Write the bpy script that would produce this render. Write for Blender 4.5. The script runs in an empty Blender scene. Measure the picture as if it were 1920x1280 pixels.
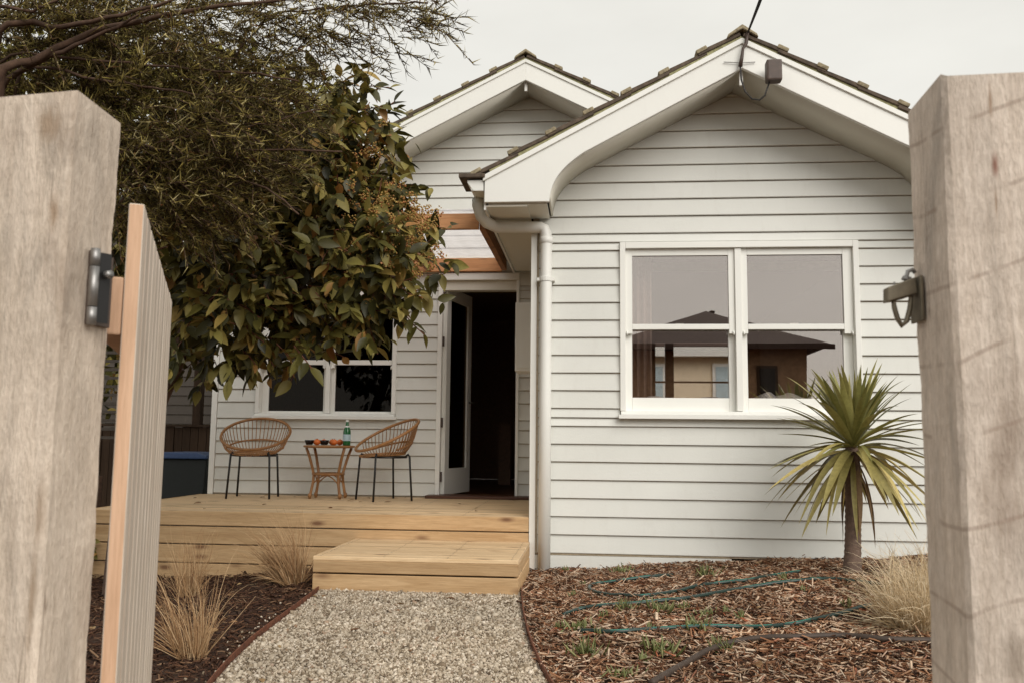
import bpy, bmesh, math, random
import numpy as np
from mathutils import Vector, Matrix

R = math.radians
rnd = random.Random(7)
rng = np.random.default_rng(7)
S = bpy.context.scene
COL = S.collection

# ------------------------------------------------------------------ camera
CAM_H, F_PX, PITCH, YAW, ROLL = 0.9, 1640.0, 0.113, 0.0911, 0.0107
_cy, _sy, _cp, _sp = math.cos(YAW), math.sin(YAW), math.cos(PITCH), math.sin(PITCH)
_fwd = Vector((-_sy*_cp, _cy*_cp, _sp)); _rt = Vector((_cy, _sy, 0)); _dn = _fwd.cross(_rt)
_c, _s = math.cos(ROLL), math.sin(ROLL)
_r2 = _c*_rt - _s*_dn; _d2 = _s*_rt + _c*_dn
cam = bpy.data.cameras.new('camera'); camo = bpy.data.objects.new('camera', cam); COL.objects.link(camo)
mw = Matrix.Identity(4)
for i in range(3):
    mw[i][0] = _r2[i]; mw[i][1] = -_d2[i]; mw[i][2] = -_fwd[i]
mw[0][3], mw[1][3], mw[2][3] = 0, 0, CAM_H
camo.matrix_world = mw
cam.sensor_width = 36; cam.lens = 36*F_PX/1920; cam.clip_start = 0.05; cam.clip_end = 2000
cam.dof.use_dof = True; cam.dof.focus_distance = 6.0; cam.dof.aperture_fstop = 10.0
S.camera = camo

# ------------------------------------------------------------------ world and sun
SUN_EL, SUN_AZ = R(35), R(33)          # soft sun behind the camera, from the right
w = bpy.data.worlds.new('World'); S.world = w; w.use_nodes = True
nt = w.node_tree; nt.nodes.clear()
wo = nt.nodes.new('ShaderNodeOutputWorld'); bg = nt.nodes.new('ShaderNodeBackground')
sky = nt.nodes.new('ShaderNodeTexSky'); sky.sky_type = 'NISHITA'; sky.sun_disc = False
sky.sun_elevation = SUN_EL; sky.sun_rotation = R(180) - SUN_AZ
tc = nt.nodes.new('ShaderNodeTexCoord')
nz = nt.nodes.new('ShaderNodeTexNoise'); nz.inputs['Scale'].default_value = 2.2; nz.inputs['Detail'].default_value = 5; nz.inputs['Roughness'].default_value = .55
mp = nt.nodes.new('ShaderNodeMapping'); mp.inputs['Scale'].default_value = (1, 1, 2.5)
cr = nt.nodes.new('ShaderNodeValToRGB')
cr.color_ramp.elements[0].position = .3; cr.color_ramp.elements[0].color = (.64, .625, .575, 1)
cr.color_ramp.elements[1].position = .72; cr.color_ramp.elements[1].color = (.745, .73, .675, 1)
mul = nt.nodes.new('ShaderNodeVectorMath'); mul.operation = 'SCALE'; mul.inputs['Scale'].default_value = 7.9
mix = nt.nodes.new('ShaderNodeMix'); mix.data_type = 'RGBA'; mix.inputs['Factor'].default_value = .96
L = nt.links.new
L(tc.outputs['Generated'], mp.inputs['Vector']); L(mp.outputs[0], nz.inputs['Vector']); L(nz.outputs['Fac'], cr.inputs['Fac'])
L(cr.outputs['Color'], mul.inputs[0]); L(sky.outputs['Color'], mix.inputs['A']); L(mul.outputs[0], mix.inputs['B'])
L(mix.outputs['Result'], bg.inputs['Color']); bg.inputs['Strength'].default_value = .1
L(bg.outputs[0], wo.inputs['Surface'])
sun = bpy.data.lights.new('sun', 'SUN'); sun.energy = 1.5; sun.angle = R(45); sun.color = (1, .96, .905)
suno = bpy.data.objects.new('sun', sun); COL.objects.link(suno)
sd = Vector((-math.sin(SUN_AZ)*math.cos(SUN_EL), math.cos(SUN_AZ)*math.cos(SUN_EL), -math.sin(SUN_EL)))
suno.rotation_euler = sd.to_track_quat('-Z', 'Y').to_euler(); suno.location = (4, -6, 8)
S.view_settings.view_transform = 'Standard'; S.view_settings.look = 'None'
S.view_settings.exposure = 0.68; S.view_settings.gamma = 1.0; S.view_settings.use_curve_mapping = False
S.render.engine = 'CYCLES'
S.cycles.use_denoising = True
S.cycles.max_bounces = 8; S.cycles.diffuse_bounces = 4; S.cycles.transparent_max_bounces = 12
S.cycles.caustics_reflective = False; S.cycles.caustics_refractive = False

# ------------------------------------------------------------------ helpers
def ray(px, py):
    v = _r2*((px-960)/F_PX) + _d2*((py-640)/F_PX) + _fwd
    return v
def at(px, py, Y):
    d = ray(px, py); t = Y/d.y
    return Vector((d.x*t, Y, CAM_H + d.z*t))
def project(P):
    """numpy Nx3 -> px, py, depth"""
    q = P - np.array([0, 0, CAM_H])
    X = q@np.array(_r2); Yv = q@np.array(_d2); Z = q@np.array(_fwd)
    return 960+F_PX*X/Z, 640+F_PX*Yv/Z, Z

def tag(o, label=None, cat=None, group=None, kind=None):
    if label: o['label'] = label
    if cat: o['category'] = cat
    if group: o['group'] = group
    if kind: o['kind'] = kind
    return o
def thing(name, loc, label, cat, group=None, rz=0):
    o = bpy.data.objects.new(name, None); COL.objects.link(o); o.location = loc; o.rotation_euler = (0, 0, rz)
    o.empty_display_size = .1
    return tag(o, label, cat, group)
def link(name, me, mat, parent=None, world=False):
    o = bpy.data.objects.new(name, me); COL.objects.link(o)
    if mat is not None and len(me.materials) == 0: me.materials.append(mat)
    if parent is not None:
        o.parent = parent
        if world and parent.type == 'EMPTY': o.location = -Vector(parent.location)
    return o
def copy_thing(root, loc, rz, label, scale=1.0):
    r = root.copy(); COL.objects.link(r); r.location = loc; r.rotation_euler = (0, 0, rz); r['label'] = label
    r.scale = (scale,)*3
    for ch in list(root.children):
        c = ch.copy(); COL.objects.link(c); c.parent = r
        for g in list(ch.children):
            d = g.copy(); COL.objects.link(d); d.parent = c
    return r

class MB:
    def __init__(s): s.bm = bmesh.new()
    def box(s, x0, x1, y0, y1, z0, z1, M=None):
        vs = [s.bm.verts.new(Vector(p) if M is None else M@Vector(p)) for p in
              ((x0,y0,z0),(x1,y0,z0),(x1,y1,z0),(x0,y1,z0),(x0,y0,z1),(x1,y0,z1),(x1,y1,z1),(x0,y1,z1))]
        for f in ((0,3,2,1),(4,5,6,7),(0,1,5,4),(1,2,6,5),(2,3,7,6),(3,0,4,7)): s.bm.faces.new([vs[i] for i in f])
        return s
    def prism(s, poly, axis, a, b):
        """extrude 2D polygon; axis 'y' -> poly (x,z); 'x' -> poly (y,z); 'z' -> poly (x,y)"""
        def P(u, v, t): return (u, t, v) if axis == 'y' else ((t, u, v) if axis == 'x' else (u, v, t))
        A = [s.bm.verts.new(P(u, v, a)) for u, v in poly]; B = [s.bm.verts.new(P(u, v, b)) for u, v in poly]
        n = len(poly)
        s.bm.faces.new(A); s.bm.faces.new(B[::-1])
        for i in range(n): s.bm.faces.new((A[i], B[i], B[(i+1) % n], A[(i+1) % n]))
        return s
    def tube(s, pts, r, n=8, closed=False, cap=True):
        pts = [Vector(p) for p in pts]; m = len(pts); rings = []
        rr = r if hasattr(r, '__len__') else [r]*m
        up = None
        for i in range(m):
            if closed: t = (pts[(i+1) % m]-pts[i-1])
            else: t = pts[min(i+1, m-1)]-pts[max(i-1, 0)]
            t.normalize()
            if up is None:
                up = Vector((0, 0, 1)) if abs(t.z) < .9 else Vector((1, 0, 0))
            u = up - t*up.dot(t)
            if u.length < 1e-5: u = t.orthogonal()
            u.normalize(); up = u; v = t.cross(u)
            rings.append([s.bm.verts.new(pts[i]+(u*math.cos(2*math.pi*k/n)+v*math.sin(2*math.pi*k/n))*rr[i]) for k in range(n)])
        for i in range(m if closed else m-1):
            a, b = rings[i], rings[(i+1) % m]
            for k in range(n): s.bm.faces.new((a[k], a[(k+1) % n], b[(k+1) % n], b[k]))
        if cap and not closed: s.bm.faces.new(rings[0][::-1]); s.bm.faces.new(rings[-1])
        return s
    def lathe(s, prof, c, n=20):
        c = Vector(c); rings = []
        for r, z in prof:
            if r < 1e-6: rings.append([s.bm.verts.new(c+Vector((0, 0, z)))]*n)
            else: rings.append([s.bm.verts.new(c+Vector((r*math.cos(2*math.pi*k/n), r*math.sin(2*math.pi*k/n), z))) for k in range(n)])
        for a, b in zip(rings, rings[1:]):
            for k in range(n):
                q = []
                for v in (a[k], a[(k+1) % n], b[(k+1) % n], b[k]):
                    if v not in q: q.append(v)
                if len(q) > 2: s.bm.faces.new(q)
        return s
    def mesh(s, name, bevel=0, smooth=False, seg=2):
        bm = s.bm
        bmesh.ops.recalc_face_normals(bm, faces=bm.faces)
        if bevel: bmesh.ops.bevel(bm, geom=list(bm.edges), offset=bevel, segments=seg, profile=.6, affect='EDGES', clamp_overlap=True)
        me = bpy.data.meshes.new(name); bm.to_mesh(me); bm.free()
        if smooth:
            me.polygons.foreach_set('use_smooth', [True]*len(me.polygons))
        return me
    def build(s, name, mat, parent=None, world=True, bevel=0, smooth=False, seg=2):
        return link(name, s.mesh(name, bevel, smooth, seg), mat, parent, world)

def np_mesh(name, V, Fq, smooth=False):
    """V Nx3, Fq MxK uniform polygons"""
    me = bpy.data.meshes.new(name); V = np.asarray(V, np.float32); Fq = np.asarray(Fq, np.int32)
    k = Fq.shape[1]
    me.vertices.add(len(V)); me.vertices.foreach_set('co', V.ravel())
    me.loops.add(Fq.size); me.loops.foreach_set('vertex_index', Fq.ravel())
    me.polygons.add(len(Fq)); me.polygons.foreach_set('loop_start', np.arange(0, Fq.size, k, dtype=np.int32))
    me.update(calc_edges=True)
    if smooth: me.polygons.foreach_set('use_smooth', np.ones(len(Fq), bool))
    return me
def scatter(bv, bf, T, Rm, sc):
    """replicate base verts bv (nx3), faces bf with N rotation matrices Rm (Nx3x3), scales sc (Nx3), translations T"""
    N = len(T); n = len(bv)
    V = np.einsum('nij,nkj->nki', Rm, bv[None]*sc[:, None, :]) + T[:, None, :]
    Fq = (bf[None]+(np.arange(N)*n)[:, None, None]).reshape(-1, bf.shape[1])
    return V.reshape(-1, 3), Fq
def frames(D, U=None):
    """rotation matrices with columns (side, dir, normal) for directions D; U approx normals"""
    D = D/np.linalg.norm(D, axis=1, keepdims=True)
    if U is None: U = rng.normal(size=D.shape)
    Nn = U - D*(U*D).sum(1, keepdims=True); Nn /= np.linalg.norm(Nn, axis=1, keepdims=True)+1e-9
    Sx = np.cross(D, Nn)
    return np.stack([Sx, D, Nn], axis=2)

# ------------------------------------------------------------------ materials
def new_mat(name):
    m = bpy.data.materials.new(name); m.use_nodes = True
    nt = m.node_tree; b = nt.nodes['Principled BSDF']
    return m, nt, b
def N(nt, t, **kw):
    n = nt.nodes.new(t)
    for k, v in kw.items():
        if k in n.inputs: n.inputs[k].default_value = v
        else: setattr(n, k, v)
    return n
def ramp(nt, fac, stops):
    r = nt.nodes.new('ShaderNodeValToRGB'); e = r.color_ramp.elements
    while len(e) < len(stops): e.new(.5)
    for el, (p, c) in zip(e, stops): el.position = p; el.color = (*c, 1)
    nt.links.new(fac, r.inputs['Fac']); return r.outputs['Color']
def mixc(nt, f, a, b, mode='MIX'):
    m = nt.nodes.new('ShaderNodeMix'); m.data_type = 'RGBA'; m.blend_type = mode
    for key, v in (('Factor', f), ('A', a), ('B', b)):
        if isinstance(v, (int, float)): m.inputs[key].default_value = v
        elif isinstance(v, tuple): m.inputs[key].default_value = (*v, 1)
        else: nt.links.new(v, m.inputs[key])
    return m.outputs['Result']
def bump(nt, b, h, st, dist=.01):
    n = nt.nodes.new('ShaderNodeBump'); n.inputs['Strength'].default_value = st; n.inputs['Distance'].default_value = dist
    nt.links.new(h, n.inputs['Height']); nt.links.new(n.outputs[0], b.inputs['Normal'])
def coords(nt, scale=(1, 1, 1), jitter=True):
    tc = nt.nodes.new('ShaderNodeTexCoord'); mp = nt.nodes.new('ShaderNodeMapping'); mp.inputs['Scale'].default_value = scale
    nt.links.new(tc.outputs['Object'], mp.inputs['Vector'])
    if jitter:
        oi = nt.nodes.new('ShaderNodeObjectInfo'); sc = N(nt, 'ShaderNodeVectorMath', operation='SCALE')
        cx = nt.nodes.new('ShaderNodeCombineXYZ')
        for i in range(3): nt.links.new(oi.outputs['Random'], cx.inputs[i])
        nt.links.new(cx.outputs[0], sc.inputs[0]); sc.inputs['Scale'].default_value = 37.0
        nt.links.new(sc.outputs[0], mp.inputs['Location'])
    return mp.outputs[0]
def noise(nt, vec, scale, detail=4, rough=.55, dist=0):
    n = N(nt, 'ShaderNodeTexNoise', Scale=scale, Detail=detail, Roughness=rough, Distortion=dist)
    nt.links.new(vec, n.inputs['Vector']); return n.outputs['Fac']

def mat_paint(name, col, rough=.45, var=.06, dirt=(.33, .27, .2), dirt_amt=.10):
    m, nt, b = new_mat(name)
    v = coords(nt); n1 = noise(nt, v, 2.2, 6, .6); n2 = noise(nt, coords(nt, (1, 1, .25)), 14, 5, .65)
    oi = nt.nodes.new('ShaderNodeObjectInfo')
    c = ramp(nt, n1, [(.3, tuple(x*(1-var) for x in col)), (.7, col)])
    rr = ramp(nt, oi.outputs['Random'], [(0, (.955, .955, .95)), (1, (1.0, 1.0, 1.0))])
    c = mixc(nt, 1.0, c, rr, 'MULTIPLY')
    d = ramp(nt, n2, [(.55, (0, 0, 0)), (.8, (dirt_amt,)*3)])
    c = mixc(nt, d, c, dirt)
    nt.links.new(c, b.inputs['Base Color']); b.inputs['Roughness'].default_value = rough
    bump(nt, b, noise(nt, v, 90, 3), .12, .004)
    return m
def mat_wood(name, c1, c2, axis='x', rough=.65, knots=True, knot_col=(.16, .07, .03), rnd_amt=.22, fine=60):
    m, nt, b = new_mat(name)
    sc = {'x': (.9, 14, 14), 'y': (14, .9, 14), 'z': (14, 14, .9)}[axis]
    v = coords(nt, sc); v2 = coords(nt, tuple(x*.35 if x > 2 else x*.6 for x in sc))
    n1 = noise(nt, v, 2.2, 6, .6, .6); n2 = noise(nt, v, 11, 4, .6, .2)
    oi = nt.nodes.new('ShaderNodeObjectInfo')
    c = ramp(nt, n1, [(.28, c2), (.5, tuple((a+d)/2 for a, d in zip(c1, c2))), (.72, c1)])
    g = ramp(nt, n2, [(.3, (.78, .74, .68)), (.62, (1.03, 1.02, 1.0))])
    c = mixc(nt, .8, c, g, 'MULTIPLY')
    rr = ramp(nt, oi.outputs['Random'], [(0, (1-rnd_amt, 1-rnd_amt*1.1, 1-rnd_amt*1.25)), (1, (1.06, 1.05, 1.03))])
    c = mixc(nt, 1.0, c, rr, 'MULTIPLY')
    if knots:
        vo = N(nt, 'ShaderNodeTexVoronoi', Scale=1.0)
        s3 = {'x': (3.2, 9, 9), 'y': (9, 3.2, 9), 'z': (9, 9, 3.2)}[axis]
        nt.links.new(coords(nt, s3), vo.inputs['Vector'])
        k = ramp(nt, vo.outputs['Distance'], [(.07, (.9, .9, .9)), (.16, (.35, .35, .35)), (.24, (0, 0, 0))])
        c = mixc(nt, k, c, knot_col)
    nt.links.new(c, b.inputs['Base Color']); b.inputs['Roughness'].default_value = rough
    bump(nt, b, n2, .35, .004)
    return m
def mat_plain(name, col, rough=.5, metal=0, var=.15, scale=30, bumpst=.15):
    m, nt, b = new_mat(name)
    n1 = noise(nt, coords(nt), scale, 5, .6)
    c = ramp(nt, n1, [(.3, tuple(x*(1-var) for x in col)), (.7, tuple(min(1, x*(1+var)) for x in col))])
    nt.links.new(c, b.inputs['Base Color']); b.inputs['Roughness'].default_value = rough; b.inputs['Metallic'].default_value = metal
    if bumpst: bump(nt, b, n1, bumpst, .003)
    return m
def mat_island(name, stops, rough=.6, transl=0.0, spec=.5, vscale=None, patch=None):
    """colour picked per connected island (leaf, chip, stone)"""
    m, nt, b = new_mat(name)
    g = nt.nodes.new('ShaderNodeNewGeometry')
    c = ramp(nt, g.outputs['Random Per Island'], stops)
    n1 = noise(nt, coords(nt), vscale or 40, 3)
    sh = ramp(nt, n1, [(.25, (.72, .72, .7)), (.75, (1.1, 1.1, 1.08))])
    c = mixc(nt, 1, c, sh, 'MULTIPLY')
    if patch:
        c = mixc(nt, 1, c, ramp(nt, noise(nt, coords(nt), patch[0], 4, .6), [(.34, (patch[1],)*3), (.62, (1.08,)*3)]), 'MULTIPLY')
    nt.links.new(c, b.inputs['Base Color']); b.inputs['Roughness'].default_value = rough
    b.inputs['Specular IOR Level'].default_value = spec
    if transl:
        t = nt.nodes.new('ShaderNodeBsdfTranslucent'); nt.links.new(c, t.inputs['Color'])
        mx = nt.nodes.new('ShaderNodeMixShader'); mx.inputs[0].default_value = transl
        o = nt.nodes['Material Output']
        nt.links.new(b.outputs[0], mx.inputs[1]); nt.links.new(t.outputs[0], mx.inputs[2]); nt.links.new(mx.outputs[0], o.inputs['Surface'])
    return m
def mat_leaf_obj(name, stops, rough=.45, transl=.15):
    """colour picked per object, for leaves that are objects of their own"""
    m = mat_island(name, stops, rough, transl); nt = m.node_tree
    oi = nt.nodes.new('ShaderNodeObjectInfo')
    for n in nt.nodes:
        if n.type == 'VALTORGB' and n.inputs['Fac'].links[0].from_node.type == 'NEW_GEOMETRY':
            nt.links.new(oi.outputs['Random'], n.inputs['Fac']); break
    return m
def mat_pane(name, refl=.33, tint=(.93, .93, .95), see=(.75, .75, .75)):
    m, nt, b = new_mat(name); o = nt.nodes['Material Output']
    g = N(nt, 'ShaderNodeBsdfGlossy', Roughness=0.003); g.inputs['Color'].default_value = (*tint, 1)
    t = nt.nodes.new('ShaderNodeBsdfTransparent'); t.inputs['Color'].default_value = (*see, 1)
    mx = nt.nodes.new('ShaderNodeMixShader'); mx.inputs[0].default_value = refl
    nb = nt.nodes.new('ShaderNodeBump'); nb.inputs['Strength'].default_value = .025; nb.inputs['Distance'].default_value = .02
    nt.links.new(noise(nt, coords(nt), 2.0, 1), nb.inputs['Height']); nt.links.new(nb.outputs[0], g.inputs['Normal'])
    nt.links.new(t.outputs[0], mx.inputs[1]); nt.links.new(g.outputs[0], mx.inputs[2]); nt.links.new(mx.outputs[0], o.inputs['Surface'])
    return m

M = {}
M['wall'] = mat_paint('wall_paint', (.737, .738, .694), .5)
M['trim'] = mat_paint('trim_paint', (.88, .875, .83), .4, .03, dirt_amt=.06)
M['soffit'] = mat_paint('soffit_paint', (.74, .71, .62), .6, .05)
M['sheath'] = mat_plain('wall_sheathing', (.55, .45, .33), .9)
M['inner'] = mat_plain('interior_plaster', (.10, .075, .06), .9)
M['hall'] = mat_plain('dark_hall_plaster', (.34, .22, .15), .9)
M['floorb'] = mat_wood('interior_floor_timber', (.16, .075, .035), (.09, .04, .02), 'x', .35, False)
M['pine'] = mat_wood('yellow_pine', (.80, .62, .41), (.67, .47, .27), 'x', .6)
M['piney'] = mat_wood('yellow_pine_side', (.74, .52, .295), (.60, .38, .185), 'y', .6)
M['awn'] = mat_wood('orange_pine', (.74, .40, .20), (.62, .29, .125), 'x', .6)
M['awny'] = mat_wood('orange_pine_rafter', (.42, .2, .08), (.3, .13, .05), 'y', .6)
M['pineface_shaded'] = mat_wood('yellow_pine_face_shaded', (.64, .45, .26), (.47, .30, .15), 'x', .6)  # front boards: same pine, darkened in the colour to read as shaded
M['mat'] = mat_wood('sill_timber', (.12, .045, .02), (.07, .025, .012), 'x', .5, False)
M['rattan'] = mat_wood('rattan_cane', (.45, .235, .095), (.29, .135, .048), 'z', .45, False)
M['black'] = mat_plain('black_steel', (.012, .011, .011), .4)
M['tile'] = mat_plain('roof_tile_clay', (.10, .072, .05), .85, 0, .5, 22, .6)
M['lip'] = mat_plain('mossy_tile_end', (.30, .25, .16), .9, 0, .45, 40, .6)
M['mortar'] = mat_plain('mossy_mortar', (.34, .32, .17), .95, 0, .35, 30, .6)
M['tube_dark'] = mat_plain('poly_pipe', (.05, .032, .022), .6, 0, .3)
M['sensor'] = mat_plain('brown_plastic_box', (.075, .048, .036), .5, 0, .2)
M['cable'] = mat_plain('cable_black', (.02, .017, .015), .6)
M['rust'] = mat_plain('corten_steel', (.15, .052, .025), .85, 0, .5, 40, .4)
M['galv'] = mat_plain('galvanised_steel', (.33, .32, .31), .48, .85, .2, 25)
M['latch'] = mat_plain('weathered_latch_steel', (.22, .19, .14), .5, .7, .3, 40)
M['slat'] = mat_wood('weathered_gate_slat', (.74, .665, .59), (.56, .48, .41), 'z', .75, False, rnd_amt=.10)
M['slatend'] = mat_wood('fresh_cut_gate_timber', (.70, .475, .33), (.59, .37, .24), 'z', .7, False, rnd_amt=.08)
M['pane'] = mat_pane('window_glass', .36, (.86, .79, .76), (.97, .96, .95))
M['panedark'] = mat_pane('dark_window_glass', .013, (.9, .85, .8), (.5, .45, .4))
M['white_cloth'] = mat_plain('white_linen', (.8, .76, .74), .9)
M['curtain'] = mat_plain('dusty_curtain', (.46, .34, .29), .9)
M['bluelid'] = mat_plain('blue_plastic', (.05, .09, .20), .4)
M['binbody'] = mat_plain('bin_dark_green', (.01, .014, .013), .5)
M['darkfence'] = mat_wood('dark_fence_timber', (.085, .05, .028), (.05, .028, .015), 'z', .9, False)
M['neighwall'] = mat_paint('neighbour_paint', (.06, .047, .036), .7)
M['cream'] = mat_plain('cream_render', (.86, .74, .55), .9, 0, .06)
M['brick'] = mat_plain('brown_brick', (.40, .25, .145), .9, 0, .2, 12)
M['roofdark'] = mat_plain('dark_roof', (.05, .028, .02), .9)
M['orange'] = mat_plain('orange_peel', (.72, .17, .03), .45, 0, .1, 80)
M['bowl'] = mat_plain('black_glaze', (.012, .009, .01), .25)
M['bark'] = mat_plain('grey_brown_bark', (.085, .048, .03), .95, 0, .4, 25, .6)
M['twig'] = mat_plain('red_twig', (.16, .055, .03), .7)
M['ground'] = mat_plain('garden_soil', (.06, .03, .016), .95, 0, .5, 25, .8)
M['pathbase'] = mat_plain('path_fines', (.30, .25, .20), .95, 0, .3, 120, .6)
M['gravel'] = mat_island('crushed_rock', [(0, (.15, .105, .07)), (.22, (.32, .25, .175)), (.5, (.50, .415, .32)), (.82, (.65, .56, .45)), (.93, (.74, .65, .55)), (1, (.30, .18, .11))], .8, 0, .3, 60, (3.0, .80))
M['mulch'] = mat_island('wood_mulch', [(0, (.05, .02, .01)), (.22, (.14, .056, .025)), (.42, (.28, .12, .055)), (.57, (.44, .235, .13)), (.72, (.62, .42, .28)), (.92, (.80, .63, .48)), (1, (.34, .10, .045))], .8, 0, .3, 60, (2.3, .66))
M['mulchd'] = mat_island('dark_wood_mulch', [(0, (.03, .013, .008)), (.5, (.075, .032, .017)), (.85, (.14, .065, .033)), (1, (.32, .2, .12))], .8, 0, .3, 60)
M['straw'] = mat_island('dry_straw_grass', [(0, (.50, .36, .20)), (.5, (.72, .57, .38)), (1, (.85, .73, .54))], .7, .15, .3)
M['straw2'] = mat_island('brown_dry_grass', [(0, (.30, .165, .08)), (.5, (.50, .31, .16)), (1, (.70, .50, .30))], .7, .15, .3)
LEAF = [(0, (.03, .03, .008)), (.3, (.085, .077, .018)), (.6, (.20, .175, .042)), (.86, (.40, .32, .09)), (1, (.36, .16, .045))]
M['leaf'] = mat_island('broad_leaf', LEAF, .5, .18, .3)
M['leafo'] = mat_leaf_obj('broad_leaf_single', LEAF, .48, .18)
M['needle'] = mat_island('fine_needle_leaf', [(0, (.035, .024, .009)), (.35, (.10, .075, .022)), (.62, (.23, .18, .045)), (.82, (.46, .365, .11)), (.94, (.64, .55, .28)), (1, (.18, .06, .02))], .6, .22, .2)
M['bud'] = mat_island('flower_buds', [(0, (.40, .20, .05)), (.5, (.52, .36, .10)), (1, (.42, .12, .04))], .6, .1)
M['palm'] = mat_leaf_obj('cordyline_leaf', [(0, (.16, .16, .05)), (.5, (.29, .275, .085)), (1, (.44, .39, .14))], .4, .12)
M['palmold'] = mat_leaf_obj('cordyline_leaf_old', [(0, (.20, .17, .05)), (.6, (.54, .45, .16)), (1, (.64, .51, .20))], .45, .12)
M['palmtrunk'] = mat_plain('ringed_trunk', (.15, .10, .075), .9, 0, .35, 30, .5)
M['succ'] = mat_island('succulent_leaf', [(0, (.09, .11, .03)), (.5, (.17, .19, .06)), (1, (.34, .33, .15))], .5, .1)
M['redstem'] = mat_plain('red_runner', (.40, .12, .05), .6)
M['poly'] = None

def mat_polycarb():
    m, nt, b = new_mat('polycarbonate'); o = nt.nodes['Material Output']
    t = nt.nodes.new('ShaderNodeBsdfTranslucent'); t.inputs['Color'].default_value = (.86, .83, .84, 1)
    d = nt.nodes.new('ShaderNodeBsdfTransparent'); d.inputs['Color'].default_value = (.80, .77, .78, 1)
    rr = ramp(nt, noise(nt, coords(nt, (.6, 6, 1), False), 2, 3), [(.3, (.35,)*3), (.7, (.6,)*3)])
    mx = nt.nodes.new('ShaderNodeMixShader'); nt.links.new(rr, mx.inputs[0])
    nt.links.new(d.outputs[0], mx.inputs[1]); nt.links.new(t.outputs[0], mx.inputs[2]); nt.links.new(mx.outputs[0], o.inputs['Surface'])
    return m
M['poly'] = mat_polycarb()

def mat_post(name, tone, seed, stain=None, marks=True):
    """rough sawn hardwood post: vertical grain, stains, kerf marks, a reddish gum vein"""
    m, nt, b = new_mat(name)
    tc = nt.nodes.new('ShaderNodeTexCoord')
    def mapv(sc, rot=(0, 0, 0)):
        mp = nt.nodes.new('ShaderNodeMapping'); mp.inputs['Scale'].default_value = sc; mp.inputs['Rotation'].default_value = rot
        mp.inputs['Location'].default_value = (seed, seed*.7, seed*.3)
        nt.links.new(tc.outputs['Object'], mp.inputs['Vector']); return mp.outputs[0]
    g1 = noise(nt, mapv((40, 40, 3.5)), 1.6, 8, .68, .8); g2 = noise(nt, mapv((10, 10, 2.4)), 1.3, 6, .65, 1.2); g3 = noise(nt, mapv((150, 150, 45)), 1.5, 5, .7)
    c = ramp(nt, g2, [(.25, tuple(x*.55 for x in tone)), (.45, tuple(x*.9 for x in tone)), (.7, tuple(x*1.1 for x in tone))])
    c = mixc(nt, .55, c, ramp(nt, g1, [(.3, (.72, .66, .6)), (.6, (1.08, 1.06, 1.05))]), 'MULTIPLY')
    c = mixc(nt, .7, c, ramp(nt, g3, [(.3, (.68, .64, .6)), (.65, (1.08, 1.08, 1.08))]), 'MULTIPLY')
    blot = noise(nt, mapv((7, 7, 3)), 1.4, 4, .6)
    c = mixc(nt, ramp(nt, blot, [(.54, (0, 0, 0)), (.74, (.5, .5, .5))]), c, (.20, .125, .08))
    if marks:
        wv = N(nt, 'ShaderNodeTexWave', Scale=3.4, Distortion=2.5, Detail=2.0); wv.bands_direction = 'Z'
        nt.links.new(mapv((1, 1, 1.0), (R(-6), R(19), 0)), wv.inputs['Vector'])
        k = ramp(nt, wv.outputs['Fac'], [(.985, (0, 0, 0)), (.999, (.42, .42, .42))])
        k2 = mixc(nt, 1, k, ramp(nt, noise(nt, mapv((8, 8, 3)), 2, 2), [(.38, (0, 0, 0)), (.5, (1, 1, 1))]), 'MULTIPLY')
        c = mixc(nt, k2, c, (.27, .17, .12))
    cn = noise(nt, mapv((16, 16, .7)), 1.6, 2, .5, .3)
    sb_ = N(nt, 'ShaderNodeMath', operation='SUBTRACT'); nt.links.new(cn, sb_.inputs[0]); sb_.inputs[1].default_value = .5
    ab_ = N(nt, 'ShaderNodeMath', operation='ABSOLUTE'); nt.links.new(sb_.outputs[0], ab_.inputs[0])
    ck = mixc(nt, 1, ramp(nt, ab_.outputs[0], [(0, (.75,)*3), (.009, (0, 0, 0))]), ramp(nt, noise(nt, mapv((9, 9, 2)), 1.7, 2), [(.5, (0, 0, 0)), (.58, (1, 1, 1))]), 'MULTIPLY')
    c = mixc(nt, ck, c, (.17, .10, .065))
    if stain:
        for (sx, sz, wx, wz, colr) in stain:
            mp = nt.nodes.new('ShaderNodeMapping'); mp.vector_type = 'POINT'
            mp.inputs['Location'].default_value = (-sx/wx, 0, -sz/wz); mp.inputs['Scale'].default_value = (1/wx, 0, 1/wz)
            nt.links.new(tc.outputs['Object'], mp.inputs['Vector'])
            ln = N(nt, 'ShaderNodeVectorMath', operation='LENGTH'); nt.links.new(mp.outputs[0], ln.inputs[0])
            ad = N(nt, 'ShaderNodeMath', operation='ADD'); nt.links.new(ln.outputs['Value'], ad.inputs[0])
            nn = N(nt, 'ShaderNodeMath', operation='MULTIPLY_ADD'); nt.links.new(noise(nt, mapv((60, 60, 20)), 2, 3), nn.inputs[0]); nn.inputs[1].default_value = .9; nn.inputs[2].default_value = -.45
            nt.links.new(nn.outputs[0], ad.inputs[1])
            c = mixc(nt, ramp(nt, ad.outputs[0], [(.25, (.8,)*3), (1.15, (0,)*3)]), c, colr)
    nt.links.new(c, b.inputs['Base Color']); b.inputs['Roughness'].default_value = .85
    bump(nt, b, mixc(nt, .6, g1, g3), 1.0, .006)
    return m

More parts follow.
